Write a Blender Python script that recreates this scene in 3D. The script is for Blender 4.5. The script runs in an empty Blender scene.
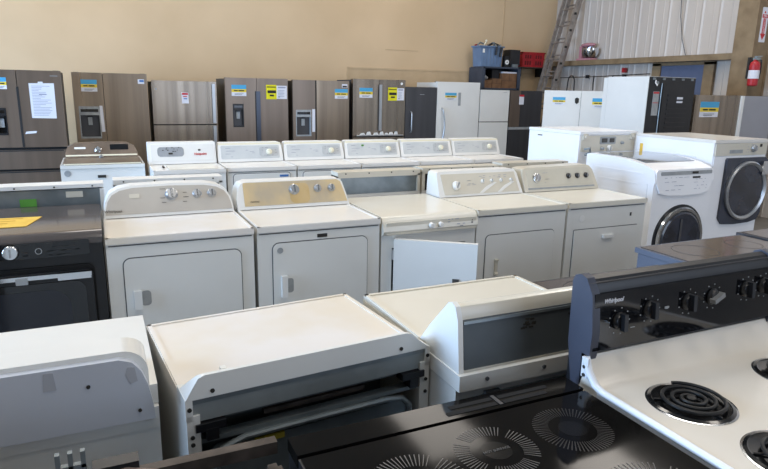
import bpy, bmesh, math, random
from mathutils import Vector, Matrix
PI = math.pi
random.seed(7)
sc = bpy.context.scene
C = sc.collection

# ------------------------------------------------------------------ camera
FPX, PITCH, YAW, ROLL = 610.7, math.radians(13.33), math.radians(25.09), math.radians(1.15)
CAM = Vector((0.008, -3.226, 1.657))
fw = Vector((math.sin(YAW)*math.cos(PITCH), math.cos(YAW)*math.cos(PITCH), -math.sin(PITCH)))
rt = Vector((math.cos(YAW), -math.sin(YAW), 0)); up = rt.cross(fw)
r2 = rt*math.cos(ROLL)+up*math.sin(ROLL); u2 = -rt*math.sin(ROLL)+up*math.cos(ROLL)
cd = bpy.data.cameras.new('camera'); cam = bpy.data.objects.new('camera', cd); C.objects.link(cam)
M = Matrix((r2, u2, -fw)).transposed().to_4x4(); M.translation = CAM
cam.matrix_world = M
cd.sensor_width = 36; cd.lens = 36*FPX/768; cd.clip_start = .05
sc.camera = cam

# ------------------------------------------------------------------ light and exposure
sc.view_settings.view_transform = 'Standard'; sc.view_settings.look = 'None'
sc.view_settings.gamma = 1; sc.view_settings.use_curve_mapping = False
sc.view_settings.exposure = 0.0
w = bpy.data.worlds.new('world'); sc.world = w; w.use_nodes = True
bg = w.node_tree.nodes['Background']; bg.inputs[0].default_value = (.62, .76, 1, 1); bg.inputs[1].default_value = 1.0

def area(name, loc, target, sx, sy, power, col, spread=180):
    d = bpy.data.lights.new(name, 'AREA'); d.shape = 'RECTANGLE'; d.size = sx; d.size_y = sy
    d.energy = power; d.color = col; d.spread = math.radians(spread)
    o = bpy.data.objects.new(name, d); C.objects.link(o); o.location = loc
    o.rotation_euler = (Vector(target)-Vector(loc)).to_track_quat('-Z', 'Y').to_euler()
    return o
# daylight through the open roll-up door in the left wall
area('daylight_left_door', (-7.3, 1.0, 2.2), (0, 1.9, 1.2), 6.0, 4.0, 1320, (.45, .67, 1.0))
# daylight through the open loading door behind the camera
area('daylight_rear_door', (5.2, -9.3, 2.6), (4.6, 0, 1.4), 6.0, 4.0, 185, (.68, .80, 1.0))
# translucent skylight panels in the roof
for x, y, e in ((-2.2, 1.5, 66), (2.2, 1.5, 80), (6.2, 1.5, 85), (0.5, -2.5, 62), (4.5, -2.5, 60), (0.0, 5.0, 50), (4.5, 4.8, 52)):
    area('skylight', (x, y, 5.35), (x, y, 0), 1.0, 2.6, e, (1.0, .93, .85))
# warm high-bay lamp close to the back wall, above the left end of the fridges
area('high_bay_lamp', (-1.6, 5.6, 4.7), (-1.2, 7.0, 3.4), .6, .6, 10, (1.0, .72, .40))

# ------------------------------------------------------------------ materials
def lin(c):
    return tuple(((v/255)/12.92 if v/255 <= .04045 else ((v/255+.055)/1.055)**2.4) for v in c)+(1,)
MATS = {}
def mat(name, c1, c2=None, rough=.4, metal=0, nscale=4, stretch=(1, 1, 1), mix=(.35, .65), bump=0, bscale=60, coat=0, spec=.5, rvar=0, trans=0, detail=4):
    m = bpy.data.materials.new(name); m.use_nodes = True; nt = m.node_tree; b = nt.nodes['Principled BSDF']
    b.inputs['Base Color'].default_value = lin(c1); b.inputs['Roughness'].default_value = rough
    b.inputs['Metallic'].default_value = metal; b.inputs['Specular IOR Level'].default_value = spec
    b.inputs['Coat Weight'].default_value = coat; b.inputs['Coat Roughness'].default_value = .05
    b.inputs['Transmission Weight'].default_value = trans
    tc = nt.nodes.new('ShaderNodeTexCoord'); mp = nt.nodes.new('ShaderNodeMapping'); mp.inputs['Scale'].default_value = stretch
    nt.links.new(tc.outputs['Object'], mp.inputs[0])
    n = nt.nodes.new('ShaderNodeTexNoise'); n.inputs['Scale'].default_value = nscale; n.inputs['Detail'].default_value = detail
    nt.links.new(mp.outputs[0], n.inputs['Vector'])
    if c2:
        r = nt.nodes.new('ShaderNodeValToRGB'); r.color_ramp.elements[0].position = mix[0]; r.color_ramp.elements[1].position = mix[1]
        r.color_ramp.elements[0].color = lin(c1); r.color_ramp.elements[1].color = lin(c2)
        nt.links.new(n.outputs[0], r.inputs[0]); nt.links.new(r.outputs[0], b.inputs['Base Color'])
    if rvar:
        mr = nt.nodes.new('ShaderNodeMapRange'); mr.inputs[3].default_value = rough-rvar; mr.inputs[4].default_value = rough+rvar
        nt.links.new(n.outputs[0], mr.inputs[0]); nt.links.new(mr.outputs[0], b.inputs['Roughness'])
    if bump:
        n2 = nt.nodes.new('ShaderNodeTexNoise'); n2.inputs['Scale'].default_value = bscale
        nt.links.new(mp.outputs[0], n2.inputs['Vector'])
        bp = nt.nodes.new('ShaderNodeBump'); bp.inputs['Strength'].default_value = bump; bp.inputs['Distance'].default_value = .01
        nt.links.new(n2.outputs[0], bp.inputs['Height']); nt.links.new(bp.outputs[0], b.inputs['Normal'])
    MATS[name] = m
    return m
enamel = mat('white_enamel', (226, 226, 222), (219, 219, 215), rough=.22, nscale=2)
deckwarm = mat('deck_enamel_slightly_yellowed', (228, 225, 220), (224, 219, 210), rough=.2, nscale=1.6)
decksmoke = mat('deck_enamel_smoke_stained', (230, 226, 222), (226, 217, 202), rough=.2, nscale=2.2, mix=(.45, .62))
cream = mat('cream_enamel', (212, 207, 194), (205, 199, 183), rough=.28, nscale=3)
creamdeck = mat('cream_deck', (224, 220, 208), (217, 211, 196), rough=.22, nscale=2)
plastic = mat('white_plastic', (228, 228, 225), rough=.35)
plasticgrey = mat('grey_plastic_panel', (190, 184, 174), (184, 177, 167), rough=.4, nscale=6)
bright = mat('bright_white_enamel', (240, 241, 243), (236, 237, 240), rough=.22, nscale=2)
pale = mat('pale_grey_panel', (200, 203, 203), (190, 194, 195), rough=.35, nscale=8)
grille = mat('silver_grey_insert', (160, 164, 166), (146, 150, 152), rough=.35, nscale=20)
stained = mat('tan_stained_metal_panel', (212, 190, 148), (188, 174, 150), rough=.38, metal=.3, nscale=3.2, stretch=(1.6, 1, 1), mix=(.42, .62))
black = mat('black_plastic', (22, 23, 26), (28, 29, 33), rough=.35, nscale=9)
blackgloss = mat('black_gloss', (12, 13, 17), rough=.07, coat=.3)
blackmatte = mat('black_matte', (16, 16, 17), rough=.7)
glasstop = mat('black_ceramic_glass', (13, 12, 12), (17, 16, 15), rough=.08, nscale=3, spec=.13, rvar=.03)
print_grey = mat('burner_print_grey', (84, 82, 79), rough=.4)
print_dim = mat('burner_print_dim', (44, 42, 41), rough=.35)
chrome = mat('chrome', (205, 207, 210), rough=.12, metal=1)
silver = mat('silver_plastic', (176, 178, 180), rough=.28, metal=.7)
navy = mat('dark_blue_grey_end_cap', (60, 64, 78), (54, 58, 72), rough=.5, nscale=8)
steelw = mat('brushed_steel_warm', (160, 144, 126), (136, 122, 107), rough=.3, metal=.85, nscale=5, stretch=(1.6, 1, .05), rvar=.06)
steeln = mat('brushed_steel_neutral', (164, 152, 138), (130, 120, 109), rough=.26, metal=.9, nscale=4.5, stretch=(2, 1, .05), rvar=.06)
steeld = mat('dark_steel', (84, 84, 87), (76, 76, 79), rough=.38, metal=.6, nscale=5, stretch=(2, 1, .08))
slate = mat('brown_slate_steel', (138, 124, 112), (124, 111, 100), rough=.34, metal=.7, nscale=4, stretch=(2, 1, .08))
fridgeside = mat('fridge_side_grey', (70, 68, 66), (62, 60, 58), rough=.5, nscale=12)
darkgap = mat('dark_gasket', (30, 31, 32), rough=.7)
seam = mat('mid_grey_gasket', (78, 80, 82), rough=.7)  # plain grey of joints, gaskets and small fittings
galv = mat('galvanised_steel', (142, 150, 153), (118, 126, 129), rough=.42, metal=.6, nscale=7, rvar=.1)
galvdark = mat('galvanised_steel_dull', (112, 118, 119), (88, 94, 96), rough=.4, metal=.45, nscale=6, rvar=.1)
greymetal = mat('grey_painted_metal', (86, 92, 95), (78, 84, 88), rough=.45, metal=.2, nscale=8)
rusty = mat('dirty_bare_metal', (92, 84, 78), (58, 52, 48), rough=.5, metal=.6, nscale=14)
bluew = mat('sticker_blue', (70, 160, 205), rough=.5)
yell = mat('sticker_yellow', (226, 200, 60), rough=.5)
paper = mat('paper_white', (216, 218, 226), rough=.7)
inkg = mat('faint_print', (150, 154, 172), rough=.7)
ink = mat('dark_print', (40, 38, 34), rough=.7)
energy = mat('energy_guide_yellow', (222, 214, 20), rough=.6)
redm = mat('red_print', (190, 34, 44), rough=.6)
redp = mat('red_plastic', (176, 34, 42), (150, 24, 34), rough=.45, nscale=10)
green = mat('green_label', (96, 160, 60), (76, 140, 48), rough=.6, nscale=8)
yellow_tag = mat('yellow_sign_card', (236, 196, 84), (224, 180, 66), rough=.55, nscale=12)
orange_ink = mat('yellow_sign_print', (196, 150, 40), rough=.6)
bluelab = mat('blue_label', (60, 110, 175), rough=.5)
ovalg = mat('oval_grey_dial', (150, 154, 158), (138, 142, 146), rough=.5, nscale=20)
ivory = mat('ivory_knob', (226, 220, 196), rough=.35)
browntop = mat('grey_brown_glass_top', (74, 68, 66), (92, 84, 80), rough=.12, nscale=2.2, rvar=.06)
bluepaint = mat('blue_grey_side_paint', (92, 98, 112), (84, 90, 104), rough=.4, nscale=6)
coilm = mat('coil_element_black', (30, 30, 31), (44, 43, 42), rough=.45, metal=.4, nscale=30)
panm = mat('black_drip_pan', (14, 14, 15), rough=.16, coat=.4)
rangewhite = mat('almond_white_enamel', (226, 220, 210), (218, 210, 196), rough=.18, nscale=2.5)
wood = mat('tan_painted_steel', (136, 116, 88), (118, 98, 72), rough=.6, nscale=6)
alum = mat('weathered_aluminium', (168, 160, 152), (142, 134, 128), rough=.45, metal=.6, nscale=12)
tote_m = mat('blue_grey_plastic', (104, 128, 158), (94, 116, 146), rough=.5, nscale=6)
shelf_m = mat('grey_blue_steel', (66, 74, 88), (58, 66, 80), rough=.5, metal=.2, nscale=8)
card = mat('cardboard', (126, 92, 64), (108, 78, 54), rough=.8, nscale=10)
pinkm = mat('pink_enamel', (182, 128, 136), rough=.25, coat=.3)
doorblue = mat('blue_grey_door_paint', (84, 96, 124), (76, 88, 114), rough=.5, nscale=5)
drumglass = mat('dark_bowl_glass', (34, 36, 44), (52, 56, 68), rough=.08, nscale=6, spec=.7)
drumm = mat('drum_steel', (120, 124, 132), rough=.25, metal=.9)
doorpanel = mat('slate_blue_door_panel', (62, 66, 78), (52, 56, 66), rough=.25, nscale=5)
reflgrey = mat('dark_reflection_gloss', (118, 122, 126), (106, 110, 116), rough=.05, nscale=3, spec=.7)  # gloss grey carrying the dark reflection on the curved washer top
hosem = mat('pinkish_grey_rubber', (120, 104, 98), rough=.5)
conc = mat('stained_concrete', (112, 108, 102), (84, 80, 76), rough=.5, nscale=1.4, bump=.15, bscale=30)
plaster = mat('beige_plaster', (210, 183, 147), (201, 174, 138), rough=.8, nscale=.9, bump=.12, bscale=14)
plaster_p = mat('beige_patch_plaster', (198, 173, 138), (189, 164, 130), rough=.85, nscale=4, bump=.2, bscale=20)
ceilm = mat('ceiling_insulation', (186, 180, 168), (176, 170, 158), rough=.9, nscale=1)
sheet = mat('corrugated_sheet_metal', (203, 194, 184), (190, 181, 172), rough=.5, metal=.15, nscale=1.2, stretch=(1, 1.5, .4))
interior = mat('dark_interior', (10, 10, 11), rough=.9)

# ------------------------------------------------------------------ mesh builder
class MB:
    def __init__(s, off=(0, 0, 0)):
        s.bm = bmesh.new(); s.o = Vector(off)
    def _add(s, verts, faces, bev=0, seg=2):
        vs = [s.bm.verts.new(Vector(v)+s.o) for v in verts]
        fs = [s.bm.faces.new([vs[i] for i in f]) for f in faces]
        if bev:
            es = {e for f in fs for e in f.edges}
            es = [e for e in es if len(e.link_faces) == 2 and e.calc_face_angle(0) > .6]
            bmesh.ops.bevel(s.bm, geom=es, offset=bev, segments=seg, affect='EDGES', profile=.5, clamp_overlap=True)
        return s
    def box(s, x0, x1, y0, y1, z0, z1, bev=0, seg=2):
        v = [(x0, y0, z0), (x1, y0, z0), (x1, y1, z0), (x0, y1, z0), (x0, y0, z1), (x1, y0, z1), (x1, y1, z1), (x0, y1, z1)]
        f = [(0, 3, 2, 1), (4, 5, 6, 7), (0, 1, 5, 4), (1, 2, 6, 5), (2, 3, 7, 6), (3, 0, 4, 7)]
        return s._add(v, f, bev, seg)
    def xz(s, pts, y0, y1, bev=0, seg=2):
        """outline (x,z) counter-clockwise seen from the front, y0 / y1 numbers or functions of z"""
        n = len(pts); a = y0 if callable(y0) else (lambda z: y0); b = y1 if callable(y1) else (lambda z: y1)
        v = [(x, a(z), z) for x, z in pts]+[(x, b(z), z) for x, z in pts]
        f = [tuple(range(n)), tuple(range(2*n-1, n-1, -1))]+[(i, i+n, (i+1) % n+n, (i+1) % n) for i in range(n)]
        return s._add(v, f, bev, seg)
    def yz(s, pts, x0, x1, bev=0, seg=2):
        n = len(pts)
        v = [(x0, y, z) for y, z in pts]+[(x1, y, z) for y, z in pts]
        f = [tuple(range(n-1, -1, -1)), tuple(range(n, 2*n))]+[(i, (i+1) % n, (i+1) % n+n, i+n) for i in range(n)]
        return s._add(v, f, bev, seg)
    def xy(s, pts, z0, z1, bev=0, seg=2):
        n = len(pts)
        v = [(x, y, z0) for x, y in pts]+[(x, y, z1) for x, y in pts]
        f = [tuple(range(n-1, -1, -1)), tuple(range(n, 2*n))]+[(i, (i+1) % n, (i+1) % n+n, i+n) for i in range(n)]
        return s._add(v, f, bev, seg)
    def lathe(s, prof, c=(0, 0, 0), axis='Z', seg=32, close=True):
        """prof: (radius, height along axis)"""
        c = Vector(c); rings = []
        for r, h in prof:
            ring = []
            for k in range(seg):
                a = 2*PI*k/seg; p = (r*math.cos(a), r*math.sin(a), h)
                if axis == 'Y': p = (p[0], -h, p[1])     # height towards the front (-y)
                if axis == 'X': p = (h, p[0], p[1])
                ring.append(s.bm.verts.new(c+Vector(p)+s.o))
            rings.append(ring)
        fs = []
        for a, b in zip(rings, rings[1:]):
            for k in range(seg): fs.append(s.bm.faces.new((a[k], a[(k+1) % seg], b[(k+1) % seg], b[k])))
        if close:
            fs.append(s.bm.faces.new(rings[0][::-1])); fs.append(s.bm.faces.new(rings[-1]))
        return s
    def cyl(s, c, r, h, axis='Z', seg=24, bev=0):
        pr = [(r, 0), (r, h)] if not bev else [(r, 0), (r, h-bev), (r-bev*.3, h-bev*.3), (r-bev, h)]
        return s.lathe(pr, c, axis, seg)
    def tube(s, path, r, seg=8, cyc=False):
        path = [Vector(p) for p in path]; n = len(path); rings = []; prev = None
        for i, p in enumerate(path):
            if cyc: t = path[(i+1) % n]-path[i-1]
            else: t = path[min(i+1, n-1)]-path[max(i-1, 0)]
            t.normalize()
            u = prev-t*prev.dot(t) if prev is not None else t.orthogonal()
            u.normalize(); prev = u; v = t.cross(u)
            rings.append([s.bm.verts.new(p+s.o+u*r*math.cos(2*PI*k/seg)+v*r*math.sin(2*PI*k/seg)) for k in range(seg)])
        pairs = list(zip(rings, rings[1:]))+([(rings[-1], rings[0])] if cyc else [])
        for a, b in pairs:
            for k in range(seg): s.bm.faces.new((a[k], a[(k+1) % seg], b[(k+1) % seg], b[k]))
        if not cyc: s.bm.faces.new(rings[0][::-1]); s.bm.faces.new(rings[-1])
        return s
    def ball(s, c, r, sc_=(1, 1, 1), seg=16):
        g = bmesh.ops.create_uvsphere(s.bm, u_segments=seg, v_segments=seg//2+2, radius=r)
        for v in g['verts']: v.co = Vector((v.co.x*sc_[0], v.co.y*sc_[1], v.co.z*sc_[2]))+Vector(c)+s.o
        return s
    def xf(s, mtx):
        bmesh.ops.transform(s.bm, matrix=mtx, verts=s.bm.verts); return s
    def build(s, name, m, parent=None, loc=None, rot=None, smooth=True, label=None):
        bmesh.ops.recalc_face_normals(s.bm, faces=s.bm.faces)
        me = bpy.data.meshes.new(name); s.bm.to_mesh(me); s.bm.free()
        if smooth:
            me.shade_smooth(); me.set_sharp_from_angle(angle=math.radians(38))
        me.materials.append(m)
        o = bpy.data.objects.new(name, me); C.objects.link(o)
        if smooth and len(me.polygons) > 6:
            wn = o.modifiers.new('weighted_normals', 'WEIGHTED_NORMAL'); wn.keep_sharp = True; wn.weight = 80
        if parent: o.parent = parent
        if loc is not None: o.location = loc
        if rot is not None: o.rotation_euler = rot
        if label: o['label'] = label
        return o
def rr(x0, x1, z0, z1, r, n=5, r2=None):
    """rounded rectangle, ccw; r bottom radius, r2 top radius"""
    rt_ = r if r2 is None else r2; P = []
    for cx, cz, a0, q in ((x1-r, z0+r, -90, r), (x1-rt_, z1-rt_, 0, rt_), (x0+rt_, z1-rt_, 90, rt_), (x0+r, z0+r, 180, r)):
        if q <= 1e-5: P.append((cx, cz)); continue
        for k in range(n+1):
            a = math.radians(a0+90*k/n); P.append((cx+q*math.cos(a), cz+q*math.sin(a)))
    return P
def tag(o, label, cat, group=None, kind=None):
    o['label'] = label; o['category'] = cat
    if group: o['group'] = group
    if kind: o['kind'] = kind
    return o
def thing(name, label, cat, loc, rz=0, group=None):
    o = bpy.data.objects.new(name, None); o.empty_display_size = .1; C.objects.link(o)
    o.location = loc; o.rotation_euler = (0, 0, rz); tag(o, label, cat, group); return o
def struct(name, mb, m):
    o = mb.build(name, m); o['kind'] = 'structure'; return o
def dup(root, loc, label, group=None):
    r = root.copy(); C.objects.link(r); r.location = loc; r['label'] = label
    if group: r['group'] = group
    def rec(src, dst):
        for ch in list(src.children):
            c = ch.copy(); C.objects.link(c); c.parent = dst; rec(ch, c)
    rec(root, r); return r
def text(s, size, m, parent, loc, rot, name='lettering', bold=0.0, sx=1, shear=0):
    cu = bpy.data.curves.new(name, 'FONT'); cu.body = s; cu.size = size; cu.extrude = .0006; cu.offset = bold
    cu.align_x = 'CENTER'; cu.align_y = 'CENTER'; cu.shear = shear
    tmp = bpy.data.objects.new('t', cu); C.objects.link(tmp)
    me = bpy.data.meshes.new_from_object(tmp); bpy.data.objects.remove(tmp)
    for v in me.vertices: v.co.x *= sx
    me.materials.clear(); me.materials.append(m)
    o = bpy.data.objects.new(name, me); C.objects.link(o); o.parent = parent
    o.location = loc; o.rotation_euler = rot; return o

# ------------------------------------------------------------------ the building
XL, XR, YF, YB, ZC = -7.0, 8.5, -9.0, 7.0, 5.5
struct('floor', MB().box(XL-.2, XR+.2, YF-.2, YB+.2, -.1, 0), conc)
struct('ceiling', MB().box(XL-.2, XR+.2, YF-.2, YB+.2, ZC, ZC+.1), ceilm)
struct('wall_back', MB().box(XL-.2, XR+.2, YB, YB+.15, 0, ZC), plaster)
b = MB(); b.box(XL-.15, XL, YF, -2.8, 0, ZC); b.box(XL-.15, XL, 4.0, YB, 0, ZC); b.box(XL-.15, XL, -2.8, 4.0, 4.2, ZC)
struct('wall_left', b, plaster)
b = MB(); b.box(XL-.15, 2.2, YF-.15, YF, 0, ZC); b.box(8.2, XR+.15, YF-.15, YF, 0, ZC); b.box(2.2, 8.2, YF-.15, YF, 4.6, ZC)
struct('wall_front', b, plaster)
# corrugated side wall: one profile extruded upwards
prof = [(XR+.12, YF), (XR, YF)]
y = YF+.1
while y < YB-.15:
    prof += [(XR, y), (XR-.015, y+.03), (XR-.015, y+.055), (XR, y+.085), (XR, y+.155), (XR-.006, y+.162), (XR-.006, y+.172), (XR, y+.18)]
    y += .305
prof += [(XR, YB), (XR+.12, YB)]
struct('wall_right', MB().xy(prof[::-1], 0, ZC), sheet)
# steel girt along the side wall and the tapered frame column
struct('trim_1', MB().yz([(0, 0), (1, 0)] and [(2.9, 2.175), (YB-.03, 2.175), (YB-.03, 2.262), (2.9, 2.262)], XR-.22, XR-.034, .006), wood)
b = MB()
b.xz([(8.0+.0, 0), (8.02, 0), (8.18+.02, ZC), (8.18, ZC)][0:0] or [(8.14, 0), (8.155, 0), (8.155, ZC), (8.14, ZC)], 2.5, 2.8)
b.box(8.155, 8.49, 2.51, 2.525, 0, ZC); b.box(8.155, 8.49, 2.775, 2.79, 0, ZC); b.box(8.455, 8.49, 2.5, 2.8, 0, ZC)
struct('trim_2', b, wood)
# blocked-up opening in the plaster wall: a slightly proud outline
b = MB(); b.box(4.02, 8.35, 6.988, 7.0, 2.005, 2.035, .003); b.box(4.02, 4.05, 6.988, 7.0, 0, 2.01, .003); b.box(4.75, 5.4, 6.994, 7.0, 2.345, 2.36)
struct('trim_3', b, plaster_p)
struct('trim_4', MB().box(4.05, 8.3, 6.995, 7.0, 0, 2.005), plaster_p)
struct('trim_5', MB().box(7.22, 7.23, 6.99, 7.0, 2.03, ZC), plaster_p)
# blue door in the side wall below the girt
d1 = MB().box(8.44, 8.464, 3.46, 4.24, 0, 2.12, .004).build('door_1', doorblue); d1['kind'] = 'structure'
MB().box(8.43, 8.464, 4.25, 4.42, 0, 2.16, .004).box(8.43, 8.464, 3.28, 3.45, 0, 2.16, .004).box(8.43, 8.464, 3.28, 4.42, 2.125, 2.17, .004).build('door_frame', wood, d1)
MB().cyl((8.44, 3.55, 1.0), .025, .06, 'X').xf(Matrix.Identity(4)).build('door_handle', chrome, d1)

# ------------------------------------------------------------------ appliance helpers
def app(name, label, cat, x0, y0, w_, d_, rot=0, group=None, z=0):
    t = thing(name, label, cat, (x0+w_/2, y0+d_/2, z), rot, group)
    return t, (-w_/2, -d_/2, 0)
def cabinet(t, off, w_, d_, H, mb_, md, yc=None, feet=True, z0=.03, back=None):
    b = MB(off).box(0, w_, .012, d_, z0, H-.036, .006); b.build('cabinet', mb_, t)
    yc = yc or d_
    b = MB(off).box(-.001, w_+.001, 0, d_, H-.034, H-.004, .008, 3)
    r = .014
    b.box(0.002, w_-.002, .003, r, H-.006, H, .0025); b.box(.002, r, .003, yc, H-.006, H, .0025); b.box(w_-r, w_-.002, .003, yc, H-.006, H, .0025)
    b.build('top_panel', md, t)
    if feet:
        for fx in (.05, w_-.05):
            for fy in (.06, d_-.06): MB(off).cyl((fx, fy, 0), .022, z0+.005).build('foot', black, t)
def door(t, off, x0, x1, z0, z1, r, m, gap=seam, n=6, th=.008, name='door', r2=None):
    g = MB(off).xz(rr(x0-.005, x1+.005, z0-.005, z1+.005, r+.005, n, None if r2 is None else r2+.005), .0095, .02).build(name+'_gasket', gap, t)
    return MB(off).xz(rr(x0, x1, z0, z1, r, n, r2), .012-th, .025, .0025).build(name, m, t)
def console(t, off, pts, zb, zt, yb, yt, yback, m, bev=.006):
    f = lambda z: yb+(z-zb)/(zt-zb)*(yt-yb)
    MB(off).xz(pts, f, yback, bev, 3).build('console', m, t)
    return f
def face(t, off, pts, f, m, name='control_panel', th=.003, label=None):
    return MB(off).xz(pts, lambda z: f(z)-th, lambda z: f(z)+.004, .001, 1).build(name, m, t, label=label)
def knob(t, off, x, z, f, r, m, mg=None, h=.022, ang=0, dz=.05, lift=.003):
    a = math.atan2(f(z+dz)-f(z), dz)
    b = MB().lathe([(r, 0), (r, .006), (r*.86, .009), (r*.80, h), (r*.7, h+.003)], axis='Y', seg=24)
    k = b.build('knob', m, t, loc=Vector((x, f(z)-lift, z))+Vector(off), rot=(-a, ang, 0))
    MB().box(-r*.16, r*.16, -h-.007, -h+.002, -r*.72, r*.72, .002).build('grip', mg or m, k)
    return k
def marks(t, off, x0, x1, z0, z1, n, f, m, hx=.02, hz=.0025, name='markings', seed=1, th=.0045):
    rd = random.Random(seed); b = MB(off)
    for _ in range(n):
        x = rd.uniform(x0, x1-hx); z = z0+rd.randint(0, 3)/3*(z1-z0); L = rd.uniform(.4, 1)*hx
        b.box(x, x+L, f(z)-th, f(z)-th+.002, z, z+hz)
    return b.build(name, m, t, smooth=False)

# ---- back-to-front: row of dryers in the middle (fronts face the camera side)
GRP_MID = 'dryers in the middle row'
def mid_dryer(label, x0, w_, md, H=.915, mb_=enamel, name='clothes_dryer'):
    t, off = app(name, label, 'dryer', x0, 0, w_, .70, group=GRP_MID)
    cabinet(t, off, w_, .70, H, mb_, md, yc=.5)
    return t, off

# 1: rounded beige console
t, off = mid_dryer('white dryer with rounded beige console and three knobs, beside the black front loader', 0.0, .737, decksmoke)
W = .737
outl = [(.004, .915), (W-.004, .915), (W-.006, .955), (W-.016, 1.0), (W-.04, 1.045), (W-.085, 1.072), (W-.16, 1.085), (W*.5, 1.090), (.16, 1.085), (.085, 1.072), (.04, 1.045), (.016, 1.0), (.006, .955)]
f = console(t, off, outl, .915, 1.09, .50, .585, .70, plastic)
cx, cz = W/2, .915
inner = [(.014, .932), (W-.014, .932), (W-.018, .965), (W-.028, 1.002), (W-.052, 1.037), (W-.095, 1.06), (W-.165, 1.073), (W*.5, 1.078), (.165, 1.073), (.095, 1.06), (.052, 1.037), (.028, 1.002), (.018, .965)]
face(t, off, inner, f, plasticgrey)
knob(t, off, .378, 1.03, f, .037, silver, chrome); knob(t, off, .525, 1.027, f, .027, silver, chrome, h=.018); knob(t, off, .612, 1.027, f, .027, silver, chrome, h=.018)
face(t, off, rr(.145, .20, 1.018, 1.04, .004, 2), lambda z: f(z)-.003, cream, 'care_label')
marks(t, off, .31, .36, .985, 1.06, 7, f, fridgeside, .03, .002, seed=3); marks(t, off, .43, .49, .985, 1.06, 6, f, fridgeside, .025, .002, seed=4, name='markings')
text('Whirlpool', .022, fridgeside, t, Vector((.055, f(.952)-.0055, .952))+Vector(off), (PI/2-.43, 0, 0), 'brand_mark')
dr = door(t, off, .075, .665, .20, .800, .035, enamel)
MB(off).xz(rr(.145, .195, .545, .625, .018), .0025, .012, .002).build('handle_recess', grille, t)  # flat grey patch; shade of the handle cup put into its colour
MB(off).box(.112, .150, -.022, .008, .535, .632, .008, 3).build('door_handle', plastic, t)
MB(off).box(.01, W-.01, .0085, .0125, .868, .873).build('top_seam', seam, t)

# 2: stained tan console
t, off = mid_dryer('white dryer with tan-stained metal console and small dark badge above its door', .757, .737, deckwarm)
outl = [(.0, .915), (W, .915), (W-.012, .98), (W-.03, 1.055), (W-.045, 1.073), (W-.07, 1.078), (.07, 1.078), (.035, 1.068), (.015, 1.04), (.0, .98)]
f = console(t, off, outl, .915, 1.078, .50, .575, .70, plastic)
face(t, off, [(.045, .935), (W-.012, .935), (W-.028, 1.00), (W-.045, 1.06), (W-.07, 1.073), (.05, 1.073), (.045, 1.06)], f, stained, label='tan-stained metal control panel')
for kx, kr in ((.370, .035), (.530, .026), (.625, .026)): knob(t, off, kx, 1.022, f, kr, silver, chrome, h=.018)
text('MAYTAG', .014, fridgeside, t, Vector((.11, f(.96)-.0055, .96))+Vector(off), (PI/2-.4, 0, 0), 'brand_mark')
face(t, off, rr(.34, .47, .94, 1.06, .03), lambda z: f(z)-.0012, mat('rust_coloured_stain', (196, 168, 116), (204, 180, 134), rough=.4, metal=.3, nscale=9), 'stain')
door(t, off, .085, .655, .20, .812, .035, enamel)
MB(off).box(.127, .160, -.022, .008, .50, .625, .008, 3).build('door_handle', plastic, t)
MB(off).xz(rr(.158, .20, .52, .605, .016), .0025, .012, .002).build('handle_recess', grille, t)  # grey tone stands for the shade inside the handle cup
MB(off).box(.345, .405, .007, .0135, .828, .848, .003).build('badge', ink, t)
MB(off).cyl((.125, .003, .772), .017, .003, 'Y', 20).build('round_sticker', grille, t)
MB(off).box(.01, W-.01, .0085, .0125, .868, .873).build('top_seam', seam, t)

# 3: front control dryer with its door hanging open
W3_ = .665
t, off = app('clothes_dryer', 'cream front-control dryer standing with its square white door open', 'dryer', 1.508, 0, W3_, .72, group=GRP_MID)
b = MB(off); b.box(0, .07, .012, .70, .03, .80); b.box(W3_-.07, W3_, .012, .70, .03, .80); b.box(.07, W3_-.07, .012, .70, .03, .25); b.box(.07, W3_-.07, .012, .70, .72, .80)
b.build('cabinet', enamel, t)
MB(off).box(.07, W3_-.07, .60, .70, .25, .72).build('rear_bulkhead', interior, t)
MB(off).lathe([(.235, 0), (.20, .01), (.20, -.5), (.199, -.5), (.199, .011), (.234, .002)], (W3_/2, .05, .485), 'Y', 32, close=False).build('drum_opening', drumm, t)
MB(off).yz([(.0, .885), (-.012, .86), (-.018, .83), (-.004, .805), (.02, .80), (.70, .80), (.70, .915), (.03, .915), (.01, .905)], 0, W3_, .004).build('top_panel', creamdeck, t)
g = lambda z: -.017+abs(z-.84)*.25
face(t, off, rr(.02, W3_-.01, .808, .882, .01), g, cream, th=.004)
for kx in (.32, .385):
    MB(off).lathe([(.017, 0), (.016, .018), (.012, .022)], (kx, -.02, .853), 'Y', 20).build('knob', plastic, t)
marks(t, off, .44, .60, .83, .875, 9, g, inkg, .022, .004, seed=8)
marks(t, off, .61, .64, .845, .865, 3, g, seam, .008, .008, seed=9, name='worn_print')
dd = MB().box(0, .50, -.018, .018, 0, .51, .006).build('door', enamel, t, loc=Vector((.075, -.012, .275))+Vector(off), rot=(0, 0, -math.radians(36)), label='white square door, swung open')
MB().box(.36, .40, -.026, -.016, .25, .29, .002).build('latch', fridgeside, dd)
MB().box(-.012, .004, -.01, .018, .08, .14).box(-.012, .004, -.01, .018, .38, .44).build('hinge', silver, dd)
for fx in (.05, W3_-.05):
    for fy in (.06, .62): MB(off).cyl((fx, fy, 0), .022, .034).build('foot', black, t)

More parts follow.
